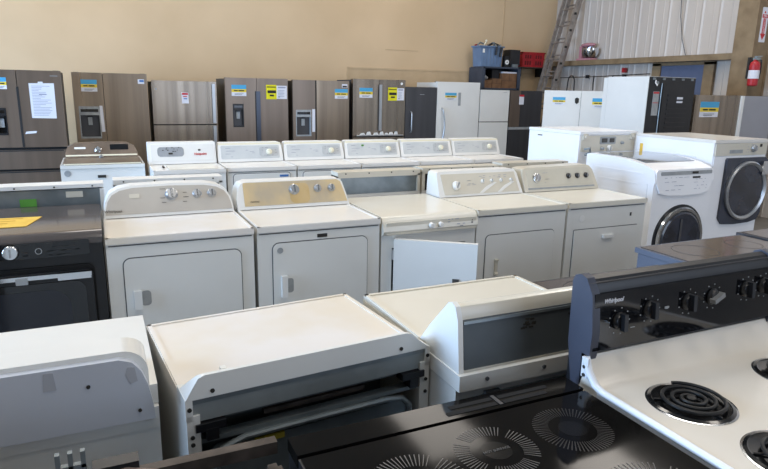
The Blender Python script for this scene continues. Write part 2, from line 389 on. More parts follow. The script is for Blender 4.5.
# 4: white wedge console
t, off = mid_dryer('white dryer with wedge console, large white knob and cream upright door handle', 2.185, .728, creamdeck)
W = .728
outl = [(.0, .915), (W, .915), (W-.02, 1.06), (W-.035, 1.085), (W-.055, 1.09), (.03, 1.09), (.012, 1.08), (.006, 1.05)]
f = console(t, off, outl, .915, 1.09, .50, .585, .70, plastic)
face(t, off, [(.045, .93), (W-.03, .93), (W-.045, 1.07), (.04, 1.07)], f, cream)
knob(t, off, .15, .99, f, .034, plastic, grille, ang=.7)
for kx in (.385, .465, .55, .64): knob(t, off, kx, 1.012, f, .014, plastic, grille, h=.012)
marks(t, off, .22, .34, .99, 1.02, 6, f, inkg, .04, .002, seed=11); marks(t, off, .36, .66, 1.035, 1.05, 10, f, inkg, .03, .002, seed=12)
for sx0 in (.34, .50):
    b = MB(off); P_ = [(sx0, .932), (sx0+.03, .932), (sx0+.10, .967), (sx0+.17, 1.0), (sx0+.15, 1.004), (sx0+.07, .976)]
    b.xz(P_, lambda z: f(z)-.005, lambda z: f(z)-.002).build('white_swoosh', plastic, t)
door(t, off, .075, .635, .20, .742, .03, enamel)
MB(off).box(.150, .168, -.006, .006, .47, .575, .003).build('handle_insert', cream, t)
MB(off).yz([(.008, .578), (-.016, .578), (-.016, .568), (-.004, .560), (-.004, .488), (-.016, .482), (-.016, .470), (.008, .470)], .148, .172, .002).build('door_handle', cream, t)
MB(off).box(.01, W-.01, .0085, .0125, .868, .873).build('top_seam', seam, t)

# 5: cream console, four knobs
t, off = mid_dryer('white dryer with cream console and three dark knobs, right end of middle row', 2.935, .735, creamdeck)
W = .735
outl = [(.0, .915), (W, .915), (W-.006, .95), (W-.03, 1.06), (W-.055, 1.09), (W-.09, 1.10), (.05, 1.09), (.01, 1.08), (.002, 1.05)]
f = console(t, off, outl, .915, 1.10, .50, .575, .70, cream)
face(t, off, [(.04, .955), (W-.045, .955), (W-.065, 1.06), (W-.09, 1.085), (.04, 1.075)], f, mat('sand_panel', (202, 198, 184), (196, 191, 176), rough=.35, nscale=5))
MB(off).xz(rr(.035, W-.04, .932, .944, .004, 2), lambda z: f(z)-.002, lambda z: f(z)+.002).build('trim_strip', grille, t)
knob(t, off, .125, 1.015, f, .037, chrome, silver, ang=.4)
for kx in (.44, .53, .62): knob(t, off, kx, 1.02, f, .022, black, silver, h=.016, ang=.5)
marks(t, off, .19, .26, .98, 1.05, 6, f, inkg, .03, .002, seed=21)
MB(off).box(.02, W-.02, .0085, .0125, .868, .873).build('top_seam', seam, t)
door(t, off, .065, .665, .16, .718, .004, enamel, n=2)
MB(off).box(.325, .425, -.016, .008, .645, .668, .006).build('door_handle', plastic, t)
MB(off).lathe([(.016, 0), (.024, .001), (.024, .0015), (.016, .0015)], (.13, .011, .80), 'Y', 20).build('glue_ring', plastic, t)
MB(off).box(.585, .60, .0095, .0125, .79, .815).build('sticker_mark', fridgeside, t)

# black front loader at the left end of the middle row
t, off = app('front_load_dryer', 'black front-loading dryer with glass door and yellow sign card on its top', 'dryer', -.72, 0, .708, .74, group=GRP_MID)
W = .708
MB(off).box(0, W, .02, .74, .03, .93, .02, 3).build('cabinet', black, t)
MB(off).yz([(0, .90), (-.004, .93), (.01, .95), (.04, .962), (.74, .962), (.74, .925), (.04, .90)], -.001, W+.001, .004).build('top_panel', browntop, t)
g = lambda z: -.004+(.93-z)*.10
MB(off).xz(rr(.005, W-.005, .80, .93, .02), lambda z: g(z)+.003, .03, .004).build('control_fascia', black, t)
face(t, off, rr(.02, W-.06, .845, .922, .008), g, blackgloss, th=.002)
kk = MB().lathe([(.036, 0), (.036, .012), (.031, .02), (.028, .022)], axis='Y', seg=28).build('dial', chrome, t, loc=Vector((.315, -.004, .883))+Vector(off))
MB().box(-.004, .004, -.028, -.02, -.018, .018, .001).build('grip', silver, kk)
MB(off).lathe([(.012, 0), (.015, .0), (.015, .003), (.012, .003), (.012, 0)], (.43, -.003, .88), 'Y', 18, close=False).build('button_ring', silver, t)
marks(t, off, .36, .42, .86, .91, 7, g, fridgeside, .03, .002, seed=31); marks(t, off, .46, .62, .855, .915, 26, g, fridgeside, .03, .002, seed=32, name='markings')
marks(t, off, .05, .27, .86, .91, 9, g, fridgeside, .03, .002, seed=33, name='markings')
MB(off).xz(rr(.04, W-.045, .08, .795, .035), .005, .03).build('door_recess', interior, t)
dr = MB(off).xz(rr(.05, W-.055, .09, .775, .03), -.02, .015, .008, 3).build('door', black, t)
MB(off).xz(rr(.075, W-.09, .14, .725, .05), -.026, -.018, .003).build('door_glass', blackgloss, dr)
MB(off).xz(rr(.13, W-.16, .36, .69, .09), -.0275, -.024, .001).build('inner_window', mat('tinted_window', (30, 32, 40), rough=.12), dr)
MB(off).box(.055, W-.06, -.034, -.014, .748, .768, .005, 3).box(.50, W-.062, -.036, -.014, .735, .768, .006).build('handle_strip', chrome, dr)
MB(off).box(.325, .375, -.038, -.018, .73, .76, .004).build('latch', silver, dr)
for fx in (.06, W-.06):
    for fy in (.07, .66): MB(off).cyl((fx, fy, 0), .024, .035).build('foot', blackmatte, t)
# yellow card lying on it
t = thing('sign_card', 'yellow card with faded orange print lying on the black front loader', 'sign', (-.47, .33, .963), 0)
MB().xy([(-.24, -.135), (.12, -.135), (.175, .10), (-.24, .12)], 0, .002).build('card', yellow_tag, t)
b = MB()
for k in range(4):
    b.box(-.2, .02+.03*k-.02, -.10+.055*k, -.085+.055*k, .002, .0028)
b.build('print', orange_ink, t)

# ------------------------------------------------------------------ hidden row, backs against the middle row
GRP_BACK = 'dryers standing back to back behind the middle row'
def back_dryer(label, x0, w_, zt, rim, y0=.84, plate=galv, rh=.042):
    t, off = app('clothes_dryer', label, 'dryer', x0, y0, w_, .70, rot=PI, group=GRP_BACK)
    cabinet(t, off, w_, .70, .915, enamel, deckwarm, yc=.52)
    # console seen from behind: rim on top and sides, recessed metal plate
    b = MB(off)
    b.box(.0, w_, .56, .70, zt-rh, zt, .005, 2)
    b.box(.0, .022, .54, .70, .913, zt-.03, .004); b.box(w_-.022, w_, .54, .70, .913, zt-.03, .004)
    b.box(.02, w_-.02, .54, .56, .913, zt-.03)
    b.build('console', rim, t)
    MB(off).box(.018, w_-.018, .66, .682, .913, zt-.03).build('rear_plate', plate, t)
    b = MB(off)
    for k in range(4): b.cyl((.06+k*(w_-.12)/3, .703, zt-.012), .005, .004, 'Y', 10)
    b.build('screw', ink, t)
    door(t, off, .08, w_-.08, .2, .78, .03, enamel)
    return t, off
t, off = back_dryer('white-rimmed dryer back with bare metal plate and green tape, behind the black front loader', -.71, .725, 1.078, plastic, y0=.78, rh=.022)
MB(off).box(.36, .445, .683, .686, .955, 1.0, .001).build('green_tape', green, t)
MB(off).box(.115, .205, .683, .688, 1.00, 1.035, .001).build('name_plate', cream, t)
MB(off).box(.16, .30, .683, .687, .935, .95, .001).build('slot', darkgap, t)
back_dryer('white console dryer mostly hidden behind the round beige console', .07, .66, 1.085, plastic)
back_dryer('dryer back with cream rim and wide bare metal plate, behind the open-door dryer', 1.54, .665, 1.076, cream)
back_dryer('dryer back with cream rim and dark hollow end, behind the wedge console dryer', 2.225, .70, 1.084, cream, plate=darkgap)
back_dryer('dryer back with narrow cream rim peeking over the four-knob cream console', 2.955, .68, 1.098, cream, plate=darkgap)

# ------------------------------------------------------------------ far row of white laundry machines
# top-load washer with steel-coloured console
t, off = app('top_load_washer', 'white top-loading washer with bronze steel lid, chrome dial and dark round badge', 'washer', -.32, 2.95, .71, .70)
W = .71
MB(off).box(0, W, .012, .70, .03, .905, .012, 3).build('cabinet', enamel, t)
MB(off).box(.0, W, .0, .70, .905, .935, .008, 3).build('top_panel', enamel, t)
MB(off).xy(rr(.02, W-.02, .015, .50, .03), .935, .95, .004).build('lid', slate, t)
MB(off).box(.03, W-.03, .008, .022, .938, .95, .003).build('lid_trim', ivory, t)
outl = [(.03, .94), (W-.03, .94), (W-.025, .99), (W-.05, 1.05), (W-.12, 1.085), (W*.5, 1.095), (.12, 1.085), (.05, 1.05), (.025, .99)]
f = console(t, off, outl, .94, 1.095, .50, .61, .70, slate)
face(t, off, rr(.43, .60, 1.02, 1.07, .006), f, blackgloss, 'display')
face(t, off, rr(.11, .21, 1.03, 1.048, .004, 2), f, plastic, 'label_strip')
MB(off).xz(rr(.03, W-.03, .965, .978, .005, 2), lambda z: f(z)-.004, lambda z: f(z)).build('trim_strip', ivory, t)
knob(t, off, .32, 1.02, f, .032, chrome, silver)
knob(t, off, .345, .955, lambda z: f(z)-.03, .02, silver, chrome)
MB(off).cyl((.055, .012, .862), .028, .003, 'Y', 28).build('round_badge', grille, t)
MB(off).box(.30, .37, .004, .014, .815, .84, .004).build('badge', ink, t)
for fx in (.05, W-.05):
    for fy in (.06, .62): MB(off).cyl((fx, fy, 0), .022, .034).build('foot', black, t)

# white washer with red brand mark
t, off = app('top_load_washer', 'white washer with grey control insert and red lettering on its console', 'washer', .432, 2.53, .635, .66)
W = .635
cabinet(t, off, W, .66, .915, enamel, deckwarm, yc=.46)
f = console(t, off, [(.0, .915), (W, .915), (W, 1.11), (W-.006, 1.12), (.006, 1.12), (.0, 1.11)], .915, 1.12, .48, .55, .66, plastic)
face(t, off, rr(.03, W-.015, .94, 1.095, .008), f, enamel)
face(t, off, rr(.085, .33, .985, 1.075, .03), lambda z: f(z)-.002, ovalg, 'control_insert')
face(t, off, rr(.185, .225, 1.005, 1.022, .006), lambda z: f(z)-.004, ink, 'pointer')
marks(t, off, .10, .31, 1.03, 1.065, 12, lambda z: f(z)-.002, fridgeside, .012, .008, seed=41)
text('Hotpoint', .032, redm, t, Vector((.485, f(1.005)-.006, 1.005))+Vector(off), (PI/2-.33, 0, 0), 'brand_mark', bold=.0008)
face(t, off, rr(.465, .49, 1.035, 1.05, .006), lambda z: f(z)-.002, ink, 'emblem')
MB(off).box(.14, W-.07, .05, .40, .912, .918, .003).build('lid', creamdeck, t)
MB(off).box(.10, .115, .2, .3, .912, .925, .003).build('lid_hinge', rusty, t)

# five alike dryers
GRP5 = 'matching white dryers in the far row'
W = .668
dialm = mat('light_grey_dial_area', (184, 187, 188), (174, 178, 180), rough=.4, nscale=20)
def five(label, x0):
    t, off = app('clothes_dryer', label, 'dryer', x0, 2.55, W, .64, group=GRP5)
    cabinet(t, off, W, .64, .915, enamel, deckwarm, yc=.46)
    outl = [(.0, .915), (W, .915), (W, .97), (W-.008, 1.07), (W-.02, 1.10), (W-.04, 1.107), (.04, 1.107), (.02, 1.10), (.008, 1.07), (.0, .97)]
    f = console(t, off, outl, .915, 1.107, .47, .535, .64, plastic)
    face(t, off, rr(.035, W-.035, .945, 1.075, .012), f, pale)
    MB(off).xz(rr(.012, W-.012, 1.083, 1.10, .006, 2), lambda z: f(z)-.002, lambda z: f(z)+.003).build('top_trim', ivory, t)
    face(t, off, rr(.425, .62, .965, 1.06, .022), lambda z: f(z)-.0025, dialm, 'dial_area')
    knob(t, off, .525, 1.01, lambda z: f(z)-.003, .030, ivory, ivory)
    marks(t, off, .06, .18, .965, 1.05, 9, f, inkg, .05, .003, seed=51); marks(t, off, .22, .38, 1.0, 1.04, 4, f, inkg, .03, .003, seed=52, name='markings')
    marks(t, off, .43, .61, .975, 1.05, 12, lambda z: f(z)-.003, fridgeside, .02, .002, seed=53, name='markings')
    door(t, off, .055, .605, .2, .855, .03, enamel)
    MB(off).box(.01, W-.01, .0085, .0125, .868, .872).build('top_seam', seam, t)
    return t, off
t5, off5 = five('white dryer with a blue label on its door, left end of the five alike', 1.085)
for k, lab in enumerate(('white dryer second from left of the five alike, beside the blue-labelled one',
                         'white dryer in the middle of five alike, small green mark on its console',
                         'white dryer fourth from left of five alike, in front of the white upright freezer',
                         'white dryer at the right end of the five alike, small dark badge on its front')):
    x0 = 1.085+(k+1)*.683
    o = dup(t5, (x0+W/2, 2.55+.32, 0), lab)
    if k == 1: MB(off5).box(.20, .225, .50, .508, 1.045, 1.062).build('green_dot', green, o)
    if k == 3: MB(off5).box(.06, .10, .004, .013, .845, .87, .003).build('badge', ink, o)
MB(off5).box(.50, .585, .0, .006, .815, .835).build('blue_label', bluelab, t5)

# ------------------------------------------------------------------ refrigerators
def sticker(t, off, x0, x1, z0, z1, y=-.0, seed=0):
    h = z1-z0
    s_ = MB(off).box(x0, x1, y-.003, y-.0008, z0, z1).build('warranty_sticker', paper, t)
    MB(off).box(x0, x1, y-.004, y-.0028, z0+h*.62, z1).build('blue_band', bluew, s_)
    MB(off).box(x0, x1, y-.004, y-.0028, z0+h*.34, z0+h*.62).build('yellow_band', yell, s_)
    w_ = x1-x0; b = MB(off)
    b.box(x0+w_*.15, x0+w_*.42, y-.005, y-.0038, z0+h*.43, z0+h*.53); b.box(x0+w_*.47, x0+w_*.85, y-.005, y-.0038, z0+h*.43, z0+h*.53)
    b.box(x0+w_*.2, x0+w_*.8, y-.0048, y-.0028, z0+h*.19, z0+h*.22); b.box(x0+w_*.2, x0+w_*.7, y-.0048, y-.0028, z0+h*.10, z0+h*.13)
    b.build('print', ink, s_)
def energy_guide(t, off, x0, x1, x2, z0, z1):
    s_ = MB(off).box(x0, x1, -.003, -.0008, z0, z1).build('energy_sheet', energy, t); h = z1-z0
    b = MB(off); b.box(x0+.02, x1-.01, -.005, -.0028, z0+h*.42, z0+h*.62); b.box(x0+.05, x1-.04, -.005, -.0028, z0+h*.2, z0+h*.32); b.box(x0+.01, x1-.01, -.005, -.0028, z0+h*.82, z0+h*.88)
    b.build('print', ink, s_)
    s2 = MB(off).box(x1, x2, -.003, -.0008, z0+.005, z1-.01).build('price_sheet', paper, t)
    b = MB(off); b.box(x1+.02, x2-.02, -.005, -.0028, z0+h*.78, z0+h*.88)
    for k in range(5): b.box(x1+.02, x2-.04-.01*(k % 2), -.005, -.0028, z0+h*(.2+.1*k), z0+h*(.23+.1*k))
    b.box(x1+.025, x1+.045, -.005, -.0028, z0+h*.12, z0+h*.22)
    b.build('print', inkg, s2)
def fdoor(t, off, x0, x1, z0, z1, m, hole=None, r=.012, name='door'):
    if not hole:
        return MB(off).box(x0, x1, 0, .07, z0, z1, r, 3).build(name, m, t)
    a0, a1, c0, c1 = hole; b = MB(off)
    b.box(x0, a0, 0, .07, z0, z1, .004); b.box(a1, x1, 0, .07, z0, z1, .004); b.box(a0-.002, a1+.002, 0, .07, c1, z1, .0); b.box(a0-.002, a1+.002, 0, .07, z0, c0, .0)
    d_ = b.build(name, m, t)
    return d_
def dispenser(t, off, hole, face_m, rec_m, split=.3):
    a0, a1, c0, c1 = hole; zc = c1-(c1-c0)*split
    p = MB(off)
    p.box(a0, a1, -.004, .05, zc, c1, .002)
    p.box(a0, a0+.012, -.004, .06, c0, zc); p.box(a1-.012, a1, -.004, .06, c0, zc); p.box(a0, a1, -.006, .06, c0, c0+.02, .003)
    d_ = p.build('dispenser', face_m, t)
    MB(off).box(a0, a1, .055, .069, c0, zc).build('alcove', rec_m, d_)
    MB(off).box((a0+a1)/2-.025, (a0+a1)/2+.025, .03, .056, zc-.13, zc-.03, .004).build('paddle', grille, d_)
    MB(off).box((a0+a1)/2-.03, (a0+a1)/2+.03, .01, .055, zc-.02, zc, .003).build('nozzle', black, d_)
    MB(off).box(a0+.02, a1-.02, -.006, -.003, zc+(c1-zc)*.35, zc+(c1-zc)*.7).build('display', blackgloss, d_)
def fridge(label, x0, y0, w_, h, body, doors, name='refrigerator', d_=.72, cat='refrigerator', hinges=True):
    """doors: list of (x0,x1,z0,z1,material,hole)"""
    t, off = app(name, label, cat, x0, y0, w_, d_)
    MB(off).box(.004, w_-.004, .078, d_, .03, h-.015, .006).build('cabinet', body, t)
    MB(off).box(.012, w_-.012, .066, .08, .06, h-.03).build('door_gasket', darkgap, t)
    for D in doors: fdoor(t, off, *D)
    if hinges:
        MB(off).box(.02, .08, .02, .14, h-.016, h, .003).box(w_-.08, w_-.02, .02, .14, h-.016, h, .003).build('hinge_cover', fridgeside, t)
    for fx in (.06, w_-.06):
        for fy in (.12, d_-.08): MB(off).cyl((fx, fy, 0), .022, .034).build('foot', black, t)
    return t, off
def vhandle(t, off, x, z0, z1, m, r=.011, dpt=.045, bow=0):
    P_ = [(x, .005, z0), (x, -dpt*.7, z0+.012), (x, -dpt, z0+.04)]
    n = 8
    for k in range(1, n): P_.append((x+bow*math.sin(PI*k/n), -dpt-abs(bow)*math.sin(PI*k/n)*.3, z0+.04+(z1-z0-.08)*k/n))
    P_ += [(x, -dpt, z1-.04), (x, -dpt*.7, z1-.012), (x, .005, z1)]
    return MB(off).tube(P_, r, 10).build('handle', m, t)

# far left french door fridge, standing forward of the row
h = (.20, .32, 1.06, 1.37)
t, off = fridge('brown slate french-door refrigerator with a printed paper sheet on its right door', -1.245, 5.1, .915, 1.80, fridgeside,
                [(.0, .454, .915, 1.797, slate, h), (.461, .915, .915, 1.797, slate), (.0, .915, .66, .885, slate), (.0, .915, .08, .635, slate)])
dispenser(t, off, h, black, interior)
MB(off).xz(rr(.445, .47, .92, 1.61, .003, 2), -.003, .02).build('handle_recess', darkgap, t)
MB(off).box(.04, .87, -.002, .02, .868, .882).build('drawer_pull', darkgap, t)
MB(off).box(.04, .87, -.002, .02, .618, .632).build('drawer_pull', darkgap, t)
s_ = MB(off).xz([(.575, 1.255), (.83, 1.25), (.835, 1.655), (.575, 1.65)], -.004, -.001).build('paper_sheet', paper, t)
b = MB(off); rd = random.Random(5)
for k in range(20):
    z = 1.285+k*.0175; b.box(.60, .60+rd.uniform(.07, .2), -.006, -.0035, z, z+.005)
b.box(.67, .75, -.006, -.0035, 1.52, 1.53)
b.build('print', inkg, s_)
MB(off).box(.67, .72, -.006, -.003, 1.64, 1.67).build('tape', paper, s_)
MB(off).xz([(.485, 1.07), (.60, 1.08), (.61, 1.105), (.50, 1.098)], -.005, -.001).build('tape', paper, t)
sticker(t, off, .235, .355, 1.58, 1.71)
MB(off).box(.80, .88, -.002, .002, 1.735, 1.742).build('brand_mark', grille, t)

# second: side by side stainless
h = (.05, .30, .955, 1.37)
t, off = fridge('stainless side-by-side refrigerator, grey ice dispenser with upright white label strip', -.238, 5.8, .905, 1.803, fridgeside,
                [(.0, .360, .08, 1.80, steelw, h), (.366, .905, .08, 1.80, steelw)])
dispenser(t, off, h, grille, steeld, .27)
sticker(t, off, .10, .29, 1.56, 1.71)
MB(off).xz([(.305, 1.04), (.345, 1.04), (.335, 1.38), (.298, 1.38)], -.005, -.001).build('label_strip', paper, t)
MB(off).box(.79, .87, -.004, -.001, 1.67, 1.73).build('logo_sticker', paper, t); MB(off).box(.81, .865, -.006, -.003, 1.695, 1.72).build('logo_print', bluelab, t)

# third: top freezer
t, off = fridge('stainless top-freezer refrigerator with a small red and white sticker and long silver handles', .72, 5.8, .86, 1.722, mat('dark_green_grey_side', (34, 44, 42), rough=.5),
                [(.0, .86, 1.135, 1.72, steeln), (.0, .86, .08, 1.12, steeln)])
MB(off).box(.795, .835, -.03, .004, 1.15, 1.69, .01, 3).build('handle', silver, t); MB(off).box(.795, .835, -.03, .004, .45, 1.11, .01, 3).build('handle', silver, t)
s_ = MB(off).box(.385, .475, -.004, -.001, 1.42, 1.565).build('price_sticker', paper, t)
MB(off).box(.39, .47, -.006, -.003, 1.535, 1.56).build('red_print', redm, s_); MB(off).box(.405, .455, -.006, -.003, 1.505, 1.518).build('red_print', redm, s_)
MB(off).box(.41, .455, -.006, -.003, 1.475, 1.49).build('blue_print', bluelab, s_)
MB(off).box(.045, .065, -.003, -.001, 1.60, 1.62).build('brand_mark', grille, t)

# fourth: french door, energy guide
h = (.10, .255, 1.09, 1.42)
t, off = fridge('brown-grey french-door refrigerator with small black dispenser and yellow energy sheet', 1.70, 5.8, .915, 1.785, fridgeside,
                [(.0, .448, .60, 1.783, slate, h), (.454, .915, .60, 1.783, slate), (0, .915, .08, .58, slate)])
dispenser(t, off, h, black, steeld, .25)
sticker(t, off, .09, .30, 1.53, 1.685)
MB(off).box(.44, .50, -.012, .02, .68, 1.60, .008).build('handle', mat('blue_grey_handle', (78, 84, 96), rough=.3, metal=.7), t)
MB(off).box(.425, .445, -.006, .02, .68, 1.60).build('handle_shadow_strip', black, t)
energy_guide(t, off, .59, .745, .90, 1.49, 1.695)

# fifth: side by side
h = (.045, .285, .945, 1.34)
t, off = fridge('stainless side-by-side refrigerator, sticker high on its wide right door beside a small logo', 2.69, 5.8, .90, 1.778, fridgeside,
                [(.0, .350, .08, 1.775, slate, h), (.372, .90, .08, 1.775, steelw)])
MB(off).box(.35, .372, .01, .06, .08, 1.775).build('handle_channel', darkgap, t)
dispenser(t, off, h, grille, steeld, .27)
MB(off).box(.30, .345, -.005, -.001, 1.01, 1.35).build('label_strip', paper, t)
sticker(t, off, .665, .875, 1.51, 1.655)
MB(off).box(.78, .87, -.004, -.001, 1.675, 1.73).build('logo_sticker', paper, t); MB(off).box(.79, .86, -.006, -.003, 1.68, 1.705).build('logo_print', ink, t)

# sixth: french door with foam pieces
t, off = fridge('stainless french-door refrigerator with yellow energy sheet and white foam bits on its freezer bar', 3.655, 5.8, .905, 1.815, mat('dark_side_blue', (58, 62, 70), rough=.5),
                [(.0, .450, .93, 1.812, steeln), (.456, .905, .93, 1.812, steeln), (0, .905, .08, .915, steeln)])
sticker(t, off, .11, .33, 1.53, 1.68)
energy_guide(t, off, .60, .76, .885, 1.49, 1.695)
MB(off).box(.435, .475, -.05, -.02, 1.02, 1.735, .008, 3).box(.445, .465, -.03, .004, 1.05, 1.08).box(.445, .465, -.03, .004, 1.68, 1.71).build('handle', silver, t)
MB(off).tube([(.05, -.05, .945), (.86, -.05, .945)], .012, 10).box(.07, .09, -.05, .004, .935, .955).box(.82, .84, -.05, .004, .935, .955).build('freezer_handle', silver, t)
MB(off).cyl((.84, 0, 1.755), .02, .003, 'Y', 18).build('round_emblem', plastic, t)
for k, (a, wd, hh) in enumerate(((.10, .09, .03), (.21, .08, .05), (.33, .09, .035), (.44, .07, .05), (.53, .06, .03), (.60, .08, .04), (.70, .06, .05))):
    tt = thing('foam_block', 'small white foam piece perched on the freezer bar, %s' % ('first at its left end', 'second from the left', 'third from the left', 'middle one under the door handle', 'fifth from the left', 'second from its right end', 'last at its right end')[k], 'foam piece', (3.655+a+wd/2, 5.75, .957), 0, 'foam pieces on the freezer bar')
    MB().xz([(-wd/2, 0), (wd/2, 0), (wd*.25, hh), (-wd*.2, hh*.9)], -.018, .018, .003).build('foam', plastic, tt)

# seventh: dark grey upright
t, off = fridge('dark grey single-door refrigerator with a short upright bar handle', 4.572, 5.8, .572, 1.712, black, [(.0, .572, .08, 1.71, steeld)], d_=.62)
vhandle(t, off, .10, .98, 1.32, silver, .010)
MB(off).box(.26, .34, -.003, 0, 1.59, 1.597).build('brand_mark', silver, t)

# eighth: white upright freezer
t, off = fridge('tall white upright freezer with a bowed silver handle at its left edge', 5.155, 5.8, .83, 1.808, enamel, [(.0, .83, .10, 1.805, enamel)], name='upright_freezer', cat='freezer', d_=.74)
vhandle(t, off, .10, .80, 1.38, silver, .013, .05, bow=.03)
sticker(t, off, .15, .37, 1.51, 1.63)
MB(off).xz(rr(.405, .455, 1.42, 1.635, .004, 2), -.005, 0).build('control_strip', grille, t)
# ninth: narrow white top freezer
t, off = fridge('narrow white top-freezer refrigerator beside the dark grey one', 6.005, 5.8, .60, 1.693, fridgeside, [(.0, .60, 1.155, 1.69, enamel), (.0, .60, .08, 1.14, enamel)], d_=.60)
MB(off).box(.47, .54, -.003, 0, 1.65, 1.657).build('brand_mark', silver, t)
# tenth
t, off = fridge('dark grey steel top-freezer refrigerator with a red and white tag', 6.63, 5.8, .69, 1.69, fridgeside, [(.0, .22, 1.06, 1.688, slate), (.221, .69, 1.06, 1.688, steeld), (0, .69, .08, 1.01, steeld), (.0, .69, 1.012, 1.055, grille)], d_=.60)
s_ = MB(off).box(.19, .29, -.004, -.001, 1.45, 1.62).build('price_tag', paper, t); MB(off).box(.19, .29, -.006, -.003, 1.585, 1.62).build('red_print', redm, s_)
# white two-door refrigerator standing forward, angled towards the aisle
t, off = app('refrigerator', 'white side-by-side refrigerator with shield emblem and two stickers, left of the tall white side', 'refrigerator', 0, 0, .98, .66)
t.location = (5.76+.49*math.cos(.715)+.33*math.sin(.715), 3.83-.49*math.sin(.715)+.33*math.cos(.715), 0); t.rotation_euler = (0, 0, -.715)
MB(off).box(.004, .976, .078, .66, .03, 1.68, .006).build('cabinet', enamel, t)
MB(off).box(.012, .968, .066, .08, .06, 1.67).build('door_gasket', darkgap, t)
fdoor(t, off, .0, .495, .08, 1.695, enamel); fdoor(t, off, .499, .98, .08, 1.695, enamel)
for fx in (.06, .92):
    for fy in (.12, .58): MB(off).cyl((fx, fy, 0), .022, .034).build('foot', black, t)
sticker(t, off, .12, .29, 1.50, 1.605); sticker(t, off, .65, .83, 1.47, 1.60)
MB(off).xz([(.445, 1.515), (.47, 1.535), (.473, 1.59), (.445, 1.605), (.417, 1.59), (.42, 1.535)], -.005, 0).build('shield_emblem', ink, t)
# black-backed fridge turned round: back faces the camera
t, off = app('refrigerator', 'white-sided refrigerator turned round, showing its black ribbed back', 'refrigerator', 5.95, 2.18, .785, .73, rot=PI)
MB(off).box(0, .785, .07, .715, .03, 1.872, .004).build('cabinet', enamel, t)
MB(off).box(0, .785, 0, .068, .05, 1.86, .01, 3).build('door', enamel, t)
b = MB(off); b.box(.006, .779, .714, .722, .06, 1.868)
b.box(.07, .55, .722, .728, .35, 1.80, .004)
for k in range(11): b.box(.12, .46, .728, .735, 1.10+k*.055, 1.118+k*.055, .003)
b.build('back_panel', black, t, label='black ribbed metal back')
b = MB(off)
for k in range(5): b.box(.05+k*.16, .09+k*.16, .72, .73, 1.835, 1.86, .003)
b.cyl((.66, .74, 1.80), .02, .012, 'Y', 14)
b.build('bracket', galv, t)
s_ = MB(off).xz([(.60, 1.42), (.70, 1.42), (.70, 1.70), (.60, 1.70)], .7225, .7245).build('spec_label', grille, t)
MB(off).box(.605, .695, .7245, .726, 1.675, 1.695).build('red_print', redm, s_); MB(off).box(.605, .695, .7245, .726, 1.565, 1.572).build('red_print', redm, s_)
MB(off).box(.20, .30, .7285, .7305, 1.57, 1.64).build('spec_label', paper, t)
MB(off).tube([(.575, .728, 1.80), (.578, .729, 1.4), (.575, .729, .9), (.57, .728, .5)], .006, 8).build('copper_line', galv, t)
MB(off).tube([(.66, .73, 1.79), (.68, .75, 1.77), (.70, .74, 1.80), (.69, .735, 1.83)], .007, 6).build('cable_clip', plastic, t)
# red hose hung on its back
t = thing('water_hose', 'red water hose bunched at the lower left of the black refrigerator back', 'hose', (6.02, 2.14, .33))
P_ = [(.02*math.sin(k*.9)+.10*(k/18 > .8)*(k/18-.8)*5, -.02-.015*math.cos(k*1.1), -.3+k*.062) for k in range(19)]
MB().tube(P_, .016, 8).tube([(p[0]+.035, p[1]-.005, p[2]) for p in P_[6:]], .014, 8).build('hose', redp, t)

# stainless fridge and pale one at the right edge
t, off = fridge('stainless single-door refrigerator with blue and yellow sticker, behind the pedestal washer', 6.81, 2.22, .89, 1.674, fridgeside, [(.0, .835, .08, 1.672, steeln)], d_=.68)
MB(off).box(.838, .888, -.022, .07, .08, 1.670, .01, 3).build('edge_handle', plastic, t)
sticker(t, off, .10, .44, 1.40, 1.59)
fridge('pale silver refrigerator at the right edge of the photo', 7.715, 2.22, .60, 1.672, fridgeside, [(.0, .60, .08, 1.67, mat('pale_silver_steel', (170, 172, 180), (158, 160, 168), rough=.4, metal=.5, nscale=1.5))], d_=.27)

# ------------------------------------------------------------------ front-load washers at the right
# far one, raised
t, off = app('front_load_washer', 'white washer with small grey display and bolted corner brackets, behind the right end dryer', 'washer', 4.12, 1.25, .72, .76)
W = .72
MB(off).box(.0, W, .0, .76, 0, .32, .012).build('pedestal', bright, t)
MB(off).box(0, W, .012, .76, .325, 1.28, .015, 3).build('cabinet', bright, t)
MB(off).box(-.003, W+.003, .0, .763, 1.282, 1.31, .01, 3).build('top_panel', bright, t)
g = lambda z: .010
face(t, off, rr(.02, W-.02, 1.12, 1.272, .01), g, cream, 'control_panel')
face(t, off, rr(.25, .45, 1.19, 1.26, .008), lambda z: .006, grille, 'display')
face(t, off, rr(.27, .34, 1.205, 1.245, .006), lambda z: .003, fridgeside, 'display_window'); face(t, off, rr(.37, .43, 1.205, 1.245, .006), lambda z: .003, fridgeside, 'display_window')
knob(t, off, .37, 1.15, lambda z: .007, .03, plastic, grille); knob(t, off, .28, 1.15, lambda z: .007, .018, silver, grille); knob(t, off, .53, 1.20, lambda z: .007, .016, grille, silver)
for bx_ in (.03, W-.09):
    MB(off).box(bx_, bx_+.06, -.008, .012, 1.235, 1.29, .004).cyl((bx_+.03, -.008, 1.262), .015, .012, 'Y', 14).build('corner_bracket', cream, t)
MB(off).tube([(.06, -.01, 1.09), (.09, -.05, 1.12), (.07, -.06, 1.16), (.04, -.02, 1.15)], .012, 8).build('hook', galv, t)
MB(off).cyl((.36, .012, .78), .22, .03, 'Y', 36).build('door', drumglass, t)
MB(off).box(-.002, .001, .55, .62, 1.235, 1.245).build('brand_mark', ink, t)

